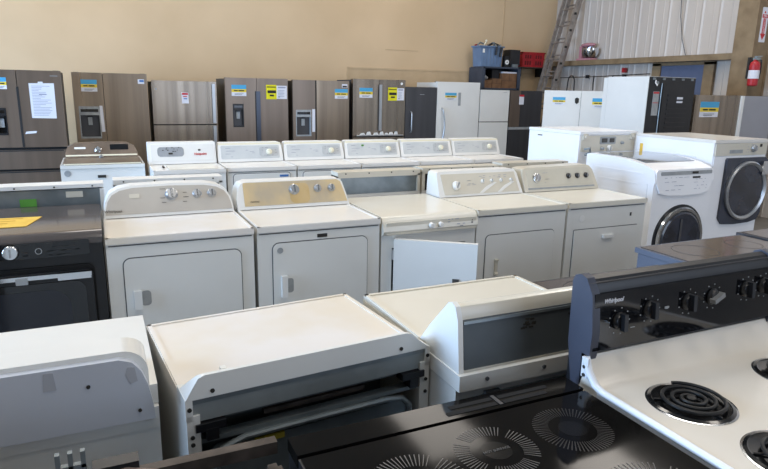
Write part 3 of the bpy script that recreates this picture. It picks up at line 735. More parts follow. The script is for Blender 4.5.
# curved top washer
t, off = app('front_load_washer', 'white front-loading washer with curved top and round chrome-ringed door', 'washer', 4.06, .30, .69, .78)
W = .69
prof = [(.0, .03), (.78, .03), (.78, 1.125), (.74, 1.135), (.45, 1.135), (.28, 1.125), (.14, 1.105), (.05, 1.08), (.01, 1.06), (.0, 1.03), (-.012, .97), (.0, .945)]
MB(off).yz(prof, 0, W, .008, 2).build('cabinet', bright, t)
top = [(.60, 1.136), (.45, 1.137), (.28, 1.127), (.14, 1.107)]
b = MB(off); b.yz([(.70, 1.13), (.70, 1.14), (.45, 1.14), (.28, 1.13), (.16, 1.112), (.16, 1.10), (.45, 1.12)], .06, W-.05).build('top_reflection', reflgrey, t)  # added sheet; reflection of the black fridge back put into its colour
b = MB(off)
for zz, yy0, yy1 in ((1.02, .12, .66), (.93, .16, .62), (.84, .2, .58)): b.box(-.003, .001, yy0, yy1, zz, zz+.012, .001)
b.xz([(0, 0)]*0 or rr(-.003, -.0005, .30, .95, .001, 1), .06, .075)
b.build('side_crease', bright, t)
outl = [(.06, .875), (.15, .858), (W/2, .85), (W-.15, .858), (W-.06, .875), (W-.02, .95), (W-.01, 1.05), (W-.03, 1.068), (.03, 1.068), (.01, 1.05), (.02, .95)]
g = lambda z: -.022+(z-.85)*.08
MB(off).xz(outl, g, .05, .006).build('control_fascia', bright, t)
face(t, off, rr(.06, W-.03, 1.022, 1.052, .008), lambda z: g(z), grille, 'control_band', label='silver grey control band')
face(t, off, rr(.42, .49, 1.028, 1.046, .003, 2), lambda z: g(z)-.003, ink, 'display'); face(t, off, rr(.43, .52, .99, 1.005, .003, 2), lambda z: g(z), ink, 'display')
marks(t, off, .10, .40, .90, 1.0, 26, lambda z: g(z)+.003, inkg, .03, .003, seed=61); marks(t, off, .42, .63, .90, .98, 16, lambda z: g(z)+.003, inkg, .02, .003, seed=62, name='markings')
cx, cz = .350, .475
MB(off).lathe([(.270, -.02), (.275, .02), (.266, .034), (.245, .034), (.235, .02), (.235, -.01), (.270, -.02)], (cx, 0, cz), 'Y', 48, close=False).build('door_ring', chrome, t)
MB(off).lathe([(.236, .022), (.22, .03), (.17, .012), (.11, -.0), (.04, -.004), (.002, -.005)], (cx, -.012, cz), 'Y', 40).build('door_glass', drumglass, t)
MB(off).lathe([(.295, -.01), (.295, .004), (.270, .006), (.270, -.01)], (cx, -.003, cz), 'Y', 48, close=False).build('door_surround', black, t)
MB(off).box(cx-.03, cx-.005, -.04, -.01, cz-.15, cz+.18, .008).build('reflection_strip', drumm, t)  # steel strip added to stand for reflections inside the door
for fx in (.05, W-.05):
    for fy in (.06, .7): MB(off).cyl((fx, fy, 0), .022, .034).build('foot', black, t)

# pedestal washer at the right edge
t, off = app('front_load_washer', 'tall white front-loading washer on a pedestal with big slate door panel, right edge', 'washer', 4.81, .36, .70, .86)
W = .70
MB(off).box(0, W, .0, .86, 0, .315, .01).build('pedestal', bright, t)
MB(off).box(.06, W-.06, -.008, .005, .05, .27, .006).build('pedestal_drawer', bright, t)
MB(off).box(0, W, .012, .86, .32, 1.265, .012, 3).build('cabinet', bright, t)
MB(off).box(-.002, W+.002, .0, .86, 1.266, 1.292, .009, 3).build('top_panel', deckwarm, t)
g = lambda z: .006
face(t, off, rr(.012, W-.012, 1.155, 1.262, .01), g, cream, th=.006)
MB(off).box(.012, W-.012, .004, .012, .33, 1.15, .003).build('front_panel', bright, t)
face(t, off, rr(.19, .36, 1.175, 1.205, .004, 2), lambda z: .0, grille, 'detergent_drawer')
knob(t, off, .50, 1.215, lambda z: .0, .034, silver, chrome); MB(off).box(.585, .615, -.002, .004, 1.225, 1.25, .003).build('button', ink, t)
marks(t, off, .38, .66, 1.18, 1.25, 10, lambda z: .002, inkg, .02, .003, seed=71)
pp = MB(off).xz([(.15, .60), (.20, .545), (.35, .535), (.55, .54), (.66, .56), (W+.0, .62), (W+.0, 1.11), (.66, 1.135), (.17, 1.135), (.155, 1.12)], -.02, .01, .008, 3).build('door', doorpanel, t)
cx, cz = .435, .84
MB(off).lathe([(.262, 0), (.265, .02), (.252, .032), (.232, .02), (.228, 0)], (cx, -.02, cz), 'Y', 48, close=False).build('door_ring', silver, pp)
MB(off).lathe([(.230, .012), (.20, .004), (.14, .0), (.05, -.003), (.002, -.004)], (cx, -.02, cz), 'Y', 40).build('door_glass', drumglass, pp)
MB(off).box(.60, .69, -.05, -.015, .98, 1.10, .012).build('door_handle', chrome, pp)
MB(off).box(-.003, .0005, .18, .62, 1.13, 1.14, .001).box(-.003, .0005, .18, .19, .6, 1.13, .001).box(-.003, .0005, .61, .62, .6, 1.13, .001).build('side_crease', bright, t)
MB(off).box(-.003, .0005, .775, .81, 1.12, 1.20, .001).build('side_label', yellow_tag, t)

# ------------------------------------------------------------------ near row, fronts turned away from the camera
GRPN = 'laundry machines in the near row, seen from behind'
# big smooth-backed washer at bottom left
t, off = app('top_load_washer', 'white washer seen from behind with deep smooth rounded console, bottom left', 'washer', -.605, -1.715, .70, .55, rot=PI, group=GRPN)
W = .70
MB(off).box(0, W, .012, .535, .03, .80, .016, 3).build('cabinet', enamel, t)
MB(off).box(.0, W, .012, .54, .802, .86, .016, 3).build('upper_band', enamel, t)
MB(off).box(-.001, W+.001, .0, .525, .862, .915, .016, 4).build('top_panel', enamel, t)
MB(off).xz(rr(.018, W-.018, .88, 1.018, .01, 8, .06), lambda z: .34+(z-.9)*.8, .53, .018, 4).build('console', enamel, t)
cv = mat('shaded_white_plastic', (196, 200, 208), (190, 194, 202), rough=.3, nscale=2)  # white cover; bluish shade on its rear face put into the colour
hole = None
MB(off).xz([(.01, .835), (W-.01, .835), (W-.012, .87), (W-.022, .93), (W-.036, .97), (W-.055, .995), (W-.085, 1.006), (.085, 1.006), (.055, .995), (.036, .97), (.022, .93), (.012, .87)], .515, .552, .012, 4).build('rear_cover', cv, t)
# x is mirrored: local x = .095 - world x
sl = mat('recess_shade_plastic', (172, 174, 180), rough=.4)
MB(off).xz([(.222, .955), (.250, .955), (.246, 1.0), (.226, 1.0)], .551, .5535, .001).build('slot', sl, t)
MB(off).xz([(.045, .945), (.062, .94), (.072, .965), (.066, .985), (.05, .982)], .551, .5535, .001).build('slot', sl, t)
for x, z in ((.155, .95), (.045, .865)): MB(off).cyl((x, .556, z), .0045, .005, 'Y', 10).build('screw', ink, t)
# machine 2, turned a few degrees
TH = math.radians(4.9)
W, D_ = .705, .565
t, off = app('clothes_dryer', 'off-white dryer seen from behind, dark hollow under its low console', 'dryer', 0, 0, W, D_, group=GRPN)
t.location = (.10+W/2*math.cos(TH)+D_/2*math.sin(TH), -1.26+W/2*math.sin(TH)-D_/2*math.cos(TH), 0); t.rotation_euler = (0, 0, PI+TH)
b = MB(off); b.box(0, .032, .012, D_, .03, .876, .004); b.box(W-.032, W, .012, D_, .03, .876, .004); b.box(.03, W-.03, .012, .05, .03, .87); b.box(.03, W-.03, .05, D_-.02, .03, .06)
b.build('cabinet', enamel, t)
MB(off).box(-.001, W+.001, .0, D_-.05, .878, .911, .008, 3).box(.002, W-.002, .003, .014, .909, .915, .0025).box(.002, .014, .003, .50, .909, .915, .0025).box(W-.014, W-.002, .003, .50, .909, .915, .0025).build('top_panel', decksmoke, t)
f = lambda z: .47+max(0, z-.90)*1.05
outl = [(-.001, .872), (W+.001, .872), (W+.001, .918), (W-.018, .95), (W-.032, .972), (W-.048, .978), (.085, .978), (.065, .972), (.03, .94), (-.001, .918)]
b = MB(off)
b.xz([(-.001, .918), (W+.001, .918), (W-.018, .95), (W-.032, .972), (W-.048, .978), (.085, .978), (.065, .972), (.03, .94)], f, D_, .004, 2)
b.box(-.001, .016, .47, D_, .862, .92, .003).box(W-.016, W+.001, .47, D_, .862, .92, .003)
b.build('console', enamel, t)
b = MB(off); b.box(.016, W-.016, D_-.014, D_-.004, .904, .9175); b.build('plate_lip', galv, t)
MB(off).box(.016, W-.016, D_-.018, D_-.006, .856, .906, .003).build('rear_plate', mat('zinc_plate', (150, 156, 156), (128, 134, 134), rough=.4, metal=.3, nscale=6), t)
for x, z in ((.10, .934), (W-.065, .934), (.008, .895), (W-.008, .895), (.012, .82), (.012, .78), (W-.012, .82), (W-.012, .80)):
    MB(off).cyl((x, D_+.003, z), .0055, .006, 'Y', 12).build('screw', ink, t)
MB(off).box(.05, W-.05, .34, .36, .06, .87).build('rear_bulkhead', galvdark, t)
MB(off).box(.035, W-.035, D_-.10, D_-.03, .838, .852, .003).build('cross_rail', galvdark, t)
MB(off).box(.20, .50, D_-.05, D_-.035, .815, .828, .003).build('cross_rail', rusty, t)
MB(off).xz(rr(.05, W-.06, .40, .765, .03), D_-.04, D_-.012, .010, 3).build('access_panel', galv, t)
MB(off).box(.035, W-.035, D_-.045, D_-.015, .788, .800, .004).build('stiffener_rail', galv, t)
MB(off).tube([(.06, D_-.01, .68), (.062, D_-.008, .745), (.09, D_-.008, .772), (.14, D_-.008, .78), (.36, D_-.008, .782), (.56, D_-.008, .782), (.62, D_-.008, .765), (.64, D_-.01, .70)], .009, 8).build('stiffener_rod', galv, t)
for xx in (.02, W-.095):
    c_ = MB(off).box(xx, xx+.075, D_-.03, D_+.006, .832, .852, .004).box(xx+.02, xx+.05, D_-.03, D_+.008, .805, .836, .003).build('hinge_clip', black, t)
MB(off).box(W-.25, W-.17, D_-.012, D_-.004, .752, .768).build('yellow_label', mat('dull_yellow', (140, 128, 40), rough=.5), t)
MB(off).box(.10, .58, .455, .463, .915, .926, .002).build('clear_strip', plastic, t)
MB(off).box(W-.13, W-.115, .44, .46, .913, .935, .003).build('tab', plastic, t)
# machine 3
t, off = app('clothes_dryer', 'white dryer seen from behind with tall wedge console and flat grey back plate', 'dryer', .857, -1.925, .688, .68, rot=PI, group=GRPN)
W = .688
MB(off).box(0, W, .012, .66, .03, .845, .012, 3).build('cabinet', enamel, t)
MB(off).box(-.002, W+.002, .40, .68, .848, .896, .012, 3).build('rear_ledge', enamel, t)
MB(off).box(-.002, W+.002, .0, .42, .848, .896, .012, 3).box(.0, W, .0, .50, .88, .912, .01, 3).box(.002, W-.002, .003, .016, .908, .917, .003).box(.002, .016, .003, .48, .908, .917, .003).box(W-.016, W-.002, .003, .48, .908, .917, .003).build('top_panel', creamdeck, t)
pr_ = [(.44, .895), (.662, .895), (.642, 1.05), (.627, 1.078), (.61, 1.083), (.595, 1.078)]
MB(off).yz(pr_, .012, W-.012, .006, 3).build('console', creamdeck, t)
for x0_, x1_ in ((W-.018, W-.002), (.0, .018)):
    MB(off).yz([(.42, .892), (.668, .892), (.650, 1.045), (.634, 1.082), (.615, 1.09), (.597, 1.084), (.50, .985)], x0_, x1_, .007, 3).build('end_cap', plastic, t, label='glossy white end cap')
rz = lambda z: .664-(z-.895)*.133
MB(off).xz([(.03, .905), (W-.021, .905), (W-.021, 1.045), (.03, 1.045)], lambda z: rz(z)-.002, lambda z: rz(z)+.003).build('rear_plate', greymetal, t)
MB(off).xz([(.03, 1.034), (W-.021, 1.034), (W-.021, 1.042), (.03, 1.042)], lambda z: rz(z)+.002, lambda z: rz(z)+.007).build('hem', galv, t)
b = MB(off); rd = random.Random(9)
for k in range(10):
    x = .42+rd.random()*.045; z = .99+rd.random()*.03
    b.xz([(x, z), (x+.014, z), (x+.014, z+.005), (x, z+.005)], lambda z_: rz(z_)+.003, lambda z_: rz(z_)+.0045)
b.build('stamped_print', ink, t); b = MB(off)
for k in range(8):
    x = .255+rd.random()*.05; z = .995+rd.random()*.025
    b.xz([(x, z), (x+.01, z), (x+.01, z+.006), (x, z+.006)], lambda z_: rz(z_)+.003, lambda z_: rz(z_)+.0045)
b.build('stamped_print', ink, t)
b = MB(off)
for x in (.18, .40, .60): b.cyl((x, .684, .875), .006, .006, 'Y', 12)
b.build('screw', seam, t)
MB(off).xz(rr(.08, W-.07, .45, .82, .03), .655, .667, .004).build('access_panel', galv, t)
MB(off).box(W-.14, W-.09, .665, .675, .79, .83, .004).build('clip', seam, t)
MB(off).box(W-.42, W-.40, .665, .675, .78, .83, .004).build('clip', seam, t)

# brown-grey glass-topped ranges further right in the same row
GRPR = 'glass-topped ranges beyond the black control panel'
def flat_range(label, x0, y0, w_, H, side, low=False):
    t, off = app('electric_range', label, 'stove', x0, y0, w_, .66, rot=PI, group=GRPR)
    MB(off).box(.003, w_-.003, .02, .65, .04, H-.032, .004).build('cabinet', side, t)
    MB(off).box(0, w_, 0, .66, H-.03, H-.004, .007, 3).build('cooktop_frame', side, t)
    MB(off).box(.018, w_-.018, .02, .60, H-.006, H, .002).build('cooktop_glass', browntop, t)
    MB(off).box(.0, w_, .60, .66, H-.006, H+.02, .006).build('rear_rail', steeld, t)
    MB(off).xz(rr(.03, w_-.03, .25, .78, .02), -.01, .02, .006).build('oven_door', blackgloss, t)
    MB(off).tube([(.08, 0, .74), (.08, -.05, .74), (w_-.08, -.05, .74), (w_-.08, 0, .74)], .012, 8).build('oven_handle', steeld, t)
    for (a, b_, r) in ((.2, .17, .09), (.56, .17, .11), (.2, .44, .11), (.56, .44, .09)):
        MB(off).lathe([(r, 0), (r, .0006), (r-.004, .0006), (r-.004, 0)], (a, b_, H), 'Z', 40, close=False).build('burner_ring', print_dim, t)
    for fx in (.05, w_-.05):
        for fy in (.06, .6): MB(off).cyl((fx, fy, 0), .02, .045).build('foot', black, t)
    return t, off
flat_range('low grey glass-topped range directly behind the black control panel, left of the blue-sided one', 1.56, -1.95, .76, .895, steeld)
flat_range('grey-brown glass-topped range with a blue-grey side, in front of the round-door washer', 2.42, -1.72, .78, .915, bluepaint)
flat_range('glass-topped range at the far right end of its row', 3.235, -1.68, .78, .918, steeld)

# ------------------------------------------------------------------ foreground ranges
# black glass-top range
t, off = app('electric_range', 'black glass-top range with printed round burners, bottom centre', 'stove', .33, -2.76, .765, .71)
W = .765
MB(off).box(.004, W-.004, .03, .70, .05, .885, .004).build('cabinet', black, t)
MB(off).box(0, W, .0, .615, .888, .913, .006, 3).build('cooktop_frame', black, t)
MB(off).box(.004, W-.004, .006, .612, .9115, .9155, .0015).build('cooktop_glass', glasstop, t)
MB(off).box(0, W, .622, .695, .888, .917, .004, 2).build('rear_trim', glasstop, t)
b = MB(off); b.box(.37, .51, .636, .650, .9165, .9182); b.box(.53, .66, .636, .650, .9165, .9182); b.box(.39, .51, .660, .674, .9165, .9182); b.box(.53, .68, .660, .674, .9165, .9182)
b.build('vent_slot', interior, t)
b = MB(off); b.box(.515, .525, .635, .68, .9165, .9183); b.build('vent_divider', steeld, t)
def sunburst(t, off, cx, cy, z, r, n=64, dim=False):
    m = print_dim if dim else print_grey
    b = MB(off)
    for k in range(n):
        a = 2*PI*(k+.5)/n
        if not dim and min(abs((a-q+PI) % (2*PI)-PI) for q in (.785, 2.356, 3.927, 5.498)) < .05: continue
        c_, s_ = math.cos(a), math.sin(a); wd0, wd1 = .0006, .0012; r0 = r*(.62 if not dim else .60)
        v = [(cx+c_*r0-s_*wd0, cy+s_*r0+c_*wd0, z), (cx+c_*r0+s_*wd0, cy+s_*r0-c_*wd0, z), (cx+c_*r+s_*wd1, cy+s_*r-c_*wd1, z), (cx+c_*r-s_*wd1, cy+s_*r+c_*wd1, z)]
        v2 = [(x, y_, z+.0004) for x, y_, _ in v]
        b._add(v+v2, [(3, 2, 1, 0), (4, 5, 6, 7), (0, 1, 5, 4), (1, 2, 6, 5), (2, 3, 7, 6), (3, 0, 4, 7)])
    o = b.build('burner_print', m, t, smooth=False)
    MB(off).lathe([(r*.36, 0), (r*.36, .0003)], (cx, cy, z), 'Z', 32).build('burner_centre', mat_centre, o)
mat_centre = mat('burner_centre_print', (22, 21, 20), rough=.15, spec=.25)
# local = world - (.33,-2.76)
sunburst(t, off, .19, .435, .9157, .105)
sunburst(t, off, .395, .478, .9157, .092)
sunburst(t, off, .605, .482, .9157, .090, dim=True)
sunburst(t, off, .60, .22, .9157, .115)
sunburst(t, off, .19, .16, .9157, .09)
text('HOT SURFACE', .010, print_grey, t, Vector((.395, .478, .9166))+Vector(off), (0, 0, 0), 'warning_print')
MB(off).xz(rr(.02, W-.02, .22, .80, .02), .0, .035, .008).build('oven_door', blackgloss, t)
MB(off).tube([(.08, .01, .77), (.08, -.045, .77), (W-.08, -.045, .77), (W-.08, .01, .77)], .013, 10).build('oven_handle', black, t)
MB(off).box(.02, W-.02, .01, .035, .06, .20, .006).build('storage_drawer', black, t)
for fx in (.05, W-.05):
    for fy in (.08, .64): MB(off).cyl((fx, fy, 0), .02, .055).build('foot', blackmatte, t)

# white coil range with black control panel
t, off = app('electric_range', 'white coil-burner range with tall black control panel, bottom right', 'stove', 1.12, -2.76, .762, .735)
W = .762
MB(off).box(.004, W-.004, .03, .70, .05, .885, .004).build('cabinet', rangewhite, t)
# deck with rolled edge and a riser at the back
b = MB(off)
prof = [(.0, .885), (.0, .905), (.008, .915), (.02, .918), (.585, .918), (.615, .924), (.645, .955), (.66, .985), (.68, .985), (.68, .885)]
b.yz(prof, .014, W-.014)
b.build('cooktop', rangewhite, t)
edge = mat('white_edge_enamel', (232, 234, 238), rough=.2)
for sx in (.008, W-.008):
    MB(off).tube([(sx, -.0, .909), (sx, .3, .911), (sx, .585, .913), (sx, .615, .921), (sx, .643, .95), (sx, .657, .985)], .0105, 10).box(sx-.0075, sx+.0075, .0, .60, .888, .909).build('rolled_edge', edge, t)
b = MB(off)
for z in (.945, .968): b.cyl((-.003, .651, z-.008), .005, .003, 'X', 12)
b.build('rivet', ink, t)
MB(off).box(.0, .008, .640, .662, .93, .985, .003).build('side_bracket', edge, t)
def burner(cx, cy, r):
    z = .918
    MB(off).lathe([(r+.012, 0), (r+.012, .003), (r+.004, .006), (r, .004), (r*.6, .0025), (.004, .002)], (cx, cy, z-.0005), 'Z', 48).build('drip_pan', panm, t)
    MB(off).lathe([(r+.017, 0), (r+.017, .0015), (r+.010, .002), (r+.010, 0)], (cx, cy, z), 'Z', 48, close=False).build('trim_ring', chrome, t)
    b = MB(off); turns = 3.2; n = 150; P_ = []
    for k in range(n+1):
        q = k/n; a = 2*PI*turns*q; rad = r*.16+(r*.80)*q
        P_.append((cx+rad*math.cos(a), cy+rad*math.sin(a), z+.013))
    b.tube(P_, .0046, 8)
    b.build('coil_element', coilm, t)
    MB(off).lathe([(r*.13, .004), (r*.13, .016), (r*.10, .018)], (cx, cy, z), 'Z', 20).build('burner_hub', coilm, t)
    b = MB(off)
    for k in range(3):
        a = 2*PI*k/3+.5; c_, s_ = math.cos(a), math.sin(a)
        b.tube([(cx, cy, z+.006), (cx+c_*r, cy+s_*r, z+.006)], .0025, 5)
    b.build('support_spider', coilm, t)
burner(.165, .455, .088); burner(.575, .455, .088); burner(.175, .195, .095); burner(.575, .195, .095)
# black backguard
pr_ = [(.662, .986), (.735, .986), (.735, 1.165), (.728, 1.182), (.708, 1.19), (.690, 1.184), (.668, 1.15), (.656, .99)]
MB(off).box(.018, W-.012, .682, .733, .04, .99).build('rear_panel', black, t)
MB(off).yz(pr_, .018, W-.018, .004, 2).build('control_panel_body', black, t)
for x0_, x1_ in ((.014, .040), (W-.024, W)):
    MB(off).yz([(.652, .985), (.68, .885), (.712, .885), (.735, 1.0), (.738, 1.17), (.73, 1.188), (.71, 1.196), (.688, 1.19), (.662, 1.15), (.65, 1.05)], x0_, x1_, .004).build('end_cap', navy, t, label='dark blue-grey end cap')
fy = lambda z: .656+(z-.985)*.06
MB(off).xz([(.022, .998), (W-.022, .998), (W-.022, 1.152), (.022, 1.152)], lambda z: fy(z)-.006, lambda z: fy(z)+.006, .002).build('control_panel', blackgloss, t)
b = MB(off); b.tube([(.02, .682, 1.176), (W-.02, .682, 1.176)], .003, 6); b.build('panel_ridge', steeld, t)
ff = lambda z: fy(z)-.006
kn = [(.110, 1.07, .0), (.220, 1.088, .0), (.368, 1.09, .0), (.468, 1.093, 1.2), (.615, 1.098, .0), (.695, 1.10, .0)]
for x, z, a in kn:
    k = MB().lathe([(.024, 0), (.024, .004), (.019, .008), (.018, .012)], axis='Y', seg=24).build('knob', black, t, loc=Vector((x, ff(z), z))+Vector(off), rot=(-.08, a, 0))
    MB().box(-.0065, .0065, -.026, -.008, -.023, .023, .004, 3).build('grip', black if a == 0 else silver, k)
    rd = random.Random(int(x*100)); b = MB(off)
    for q in range(9):
        an = 2*PI*q/9; px, pz = x+.036*math.cos(an), z+.036*math.sin(an)
        if pz > .998: b.box(px-.002, px+.002, ff(pz)-.0008, ff(pz)+.001, pz-.0015, pz+.0015)
    b.build('markings', grille, t, smooth=False)
text('Whirlpool', .016, paper, t, Vector((.085, ff(1.13)-.001, 1.13))+Vector(off), (PI/2-.08, 0, 0), 'brand_mark', shear=.3, bold=.0004)
marks(t, off, .15, .19, 1.045, 1.05, 1, ff, grille, .03, .002, seed=1, th=.001); marks(t, off, .275, .30, 1.08, 1.085, 2, ff, grille, .02, .006, seed=2, th=.001, name='markings')
MB(off).xz(rr(.02, W-.02, .22, .80, .02), .0, .035, .008).build('oven_door', rangewhite, t)
MB(off).tube([(.08, .01, .77), (.08, -.045, .77), (W-.08, -.045, .77), (W-.08, .01, .77)], .013, 10).build('oven_handle', black, t)
MB(off).box(.02, W-.02, .01, .035, .06, .20, .006).build('storage_drawer', rangewhite, t)
for fx in (.05, W-.05):
    for fy_ in (.08, .64): MB(off).cyl((fx, fy_, 0), .02, .055).build('foot', blackmatte, t)

# dirty open-topped range at bottom left, its cooktop removed
t, off = app('electric_range', 'stripped dirty metal range frame missing its cooktop, at the bottom left', 'stove', -.455, -2.68, .76, .63)
W = .76
b = MB(off); b.box(0, .02, .02, .62, .04, .86, .003); b.box(W-.02, W, .02, .62, .04, .86, .003); b.box(.02, W-.02, .02, .03, .04, .84); b.box(.02, W-.02, .02, .62, .04, .06)
b.build('cabinet', rusty, t)
MB(off).box(0.0, W, .605, .63, .892, .920, .004).build('rear_rail', rusty, t)
MB(off).box(.30, W, .55, .575, .862, .882, .004).box(.45, W-.05, .50, .52, .85, .868, .003).build('cross_rail', rusty, t)
MB(off).box(.02, W-.02, .59, .604, .06, .86).build('rear_panel', blackmatte, t)
MB(off).box(.03, W-.03, .04, .58, .60, .62).build('oven_liner', galvdark, t)
br = MB(off).box(.345, .395, .592, .604, .86, .972, .003).build('upright_bracket', galv, t, label='bright two-pronged bracket')
for px_ in (.345, .366, .387): MB(off).box(px_, px_+.008, .592, .604, .965, .998, .002).build('prong', galv, br)
MB(off).cyl((.37, .5915, .950), .007, .003, 'Y', 12).build('bolt_hole', ink, br)
MB(off).box(.405, .485, .57, .604, .945, .968, .006).build('terminal_block', black, t)
MB(off).tube([(.33, .45, .84), (.36, .53, .91), (.41, .565, .94), (.46, .57, .948), (.51, .56, .938), (.54, .50, .89), (.55, .42, .82)], .012, 10).build('power_cord', hosem, t)

# ------------------------------------------------------------------ wall side: shelf, ladder and small things
t, off = app('shelving_unit', 'blue-grey steel shelving unit behind the white refrigerator, boxes inside', 'shelf', 6.47, 6.48, .855, .45)
W = .855
b = MB(off); b.box(0, .02, 0, .45, 0, 2.10); b.box(W-.02, W, 0, .45, 0, 2.10); b.box(.02, W-.02, .435, .45, 0, 2.10)
b.box(.02, .06, 0, .02, 0, 2.10); b.box(W-.06, W-.02, 0, .02, 0, 2.10)
b.build('frame', shelf_m, t)
for z in (.1, .6, 1.1, 1.70, 2.08): MB(off).box(.02, W-.02, 0, .435, z, z+.03, .003).build('shelf', shelf_m, t)
def cbox(label, x0, x1, y0, y1, z0, z1, m=card, tape=True, grp='cardboard boxes on the steel shelf'):
    t = thing('cardboard_box', label, 'box', ((x0+x1)/2, (y0+y1)/2, z0), 0, grp)
    hx, hy, h_ = (x1-x0)/2, (y1-y0)/2, z1-z0
    MB().box(-hx, hx, -hy, hy, 0, h_, .004).build('carton', m, t)
    MB().box(-hx, hx, -hy-.001, -hy+.002, h_*.5-.002, h_*.5+.002).box(-.002, .002, -hy-.001, hy, h_*.5, h_+.001).build('flap_seam', ink, t)
cbox('brown cardboard box at the left of the steel shelf', 6.51, 6.72, 6.53, 6.88, 1.73, 1.87)
cbox('brown cardboard box in the middle of the steel shelf', 6.73, 6.93, 6.53, 6.88, 1.73, 1.90)
cbox('largest brown cardboard box, right side of the steel shelf', 6.94, 7.28, 6.53, 6.88, 1.73, 2.0)
t = thing('paper_stack', 'white papers lying on top of the largest cardboard box', 'paper', (7.12, 6.66, 2.0)); MB().box(-.16, .16, -.12, .12, 0, .028, .003).build('papers', paper, t)
t = thing('storage_bin', 'small black bin standing on the middle cardboard box', 'bin', (6.83, 6.68, 1.90)); MB().box(-.08, .08, -.1, .1, 0, .15, .01).build('bin', black, t); MB().box(-.09, .09, -.11, .11, .14, .16, .004).build('rim', black, t)
t = thing('parts_bag', 'crumpled pale bag of parts on the left cardboard box', 'bag', (6.60, 6.64, 1.87)); MB().ball((0, 0, .05), .06, (1.3, 1, .85), 10).ball((.05, 0, .04), .045, (1.2, 1, .8), 10).build('bag', grille, t)
t = thing('storage_bin', 'black bin standing behind the pale bag on the steel shelf', 'bin', (6.62, 6.80, 1.87)); MB().box(-.09, .09, -.06, .06, 0, .17, .01).build('bin', black, t)
# tote
t = thing('storage_tote', 'blue-grey plastic tote full of tools on top of the shelving', 'tote', (6.68, 6.66, 2.11))
b = MB(); b.xz([(-.22, 0), (.22, 0), (.25, .35), (-.25, .35)], -.13, .13, .01)
for k in range(6): b.box(-.20+k*.073, -.18+k*.073, -.137, -.128, .02, .33, .003)
b.build('body', tote_m, t); MB().box(-.27, .27, -.15, .15, .34, .365, .008).build('rim', tote_m, t)
MB().box(-.20, -.155, -.139, -.134, .24, .31).build('label_patch', plastic, t)
for nm, lab, x, P_, m_ in (('hand_tool', 'black-handled tool hooked over the front of the blue-grey tote, left of two', 6.76, [(0, .10, .20), (0, .0, .215), (0, -.035, .18), (-.01, -.035, .03)], black),
                    ('hand_tool', 'black-handled tool hooked over the front of the blue-grey tote, right of two', 6.87, [(0, .10, .20), (0, .0, .215), (0, -.035, .17), (-.03, -.035, .0)], black)):
    tt = thing(nm, lab, 'tool', (x, 6.53, 2.285), 0, 'tools over the tote rim')
    MB().tube(P_[:3], .011, 8).build('shaft', galv, tt); MB().tube(P_[2:], .019, 8).build('grip', m_, tt)
tt = thing('pliers', 'metal pliers sticking out of the blue-grey tote at its left', 'tool', (6.53, 6.66, 2.475)); MB().tube([(-.08, 0, .02), (-.02, 0, .06), (.05, 0, .04)], .016, 8).build('jaw', galv, tt); MB().tube([(-.08, .03, .02), (-.12, .02, .01)], .012, 8).build('grip', redp, tt)
tt = thing('wrench', 'pale wrench standing up from the middle of the blue-grey tote', 'tool', (6.66, 6.66, 2.475)); MB().tube([(-.06, .02, .01), (-.02, 0, .09)], .012, 8).build('shank', ivory, tt); MB().ball((-.02, 0, .10), .02).build('head', ivory, tt)
tt = thing('strap', 'black strap bundled on top of the blue-grey tote at its right', 'strap', (6.80, 6.68, 2.475)); MB().tube([(-.1, .02, .015), (0, 0, .06), (.12, 0, .03)], .02, 8).build('webbing', black, tt); MB().box(-.02, .03, -.02, .02, .05, .08, .004).build('buckle', galv, tt)
t = thing('pressure_gauge', 'black gauge with white round dial between tote and black case', 'gauge', (7.03, 6.56, 2.11))
MB().box(-.05, .05, -.03, .05, 0, .20, .01).build('body', black, t); MB().cyl((0, -.03, .09), .042, .008, 'Y', 24).build('dial', plastic, t); MB().cyl((0, -.038, .09), .012, .003, 'Y', 14).build('dial_centre', ink, t)
t = thing('tool_case', 'black boxy case at the right end of the shelving top', 'case', (7.22, 6.66, 2.11))
MB().box(-.11, .11, -.12, .12, .04, .32, .02, 3).build('body', black, t); MB().box(-.06, .06, -.14, .1, 0, .06, .008).build('base', galv, t)
# red crate on an added bracket; its dark board stands for the shadow below
t = thing('shadow_shelf', 'small dark shelf added under the red crate, standing for its shadow', 'shelf', (7.80, 6.84, 2.12))
MB().box(-.42, .36, -.15, .15, .0, .02, .003).build('board', mat('crate_shadow_brown', (62, 52, 44), rough=.7), t); MB().box(-.3, -.28, -.12, .15, -.16, 0).box(.26, .28, -.12, .15, -.16, 0).build('bracket', blackmatte, t)  # board's dark tone stands for the crate's shadow
t = thing('crate', 'red plastic crate resting high against the back wall beside the ladder', 'crate', (7.76, 6.83, 2.14))
b = MB(); b.xz([(-.24, 0), (.24, 0), (.27, .27), (-.27, .27)], -.14, -.125, .002); b.xz([(-.24, 0), (.24, 0), (.27, .27), (-.27, .27)], .125, .14, .002)
b.box(-.25, -.235, -.13, .13, 0, .27); b.box(.235, .25, -.13, .13, 0, .27); b.box(-.24, .24, -.13, .13, 0, .012)
b.build('body', redp, t)
b = MB(); b.box(-.28, .28, -.15, -.12, .25, .275, .004); b.box(-.28, .28, .12, .15, .25, .275, .004); b.box(-.28, -.25, -.15, .15, .25, .275, .004); b.box(.25, .28, -.15, .15, .25, .275, .004); b.box(-.27, .27, -.147, -.137, .14, .155, .002); b.box(-.01, .01, -.147, -.137, 0, .25, .002)
b.build('rim', redp, t)
b = MB()
for i in (-1, 1):
    for k in range(3):
        for j in range(2): b.box(i*.125-.075+k*.055, i*.125-.04+k*.055, -.1425, -.139, .035+j*.12, .11+j*.11)
b.build('grip_slot', mat('dark_red_opening', (90, 14, 20), rough=.7), t)
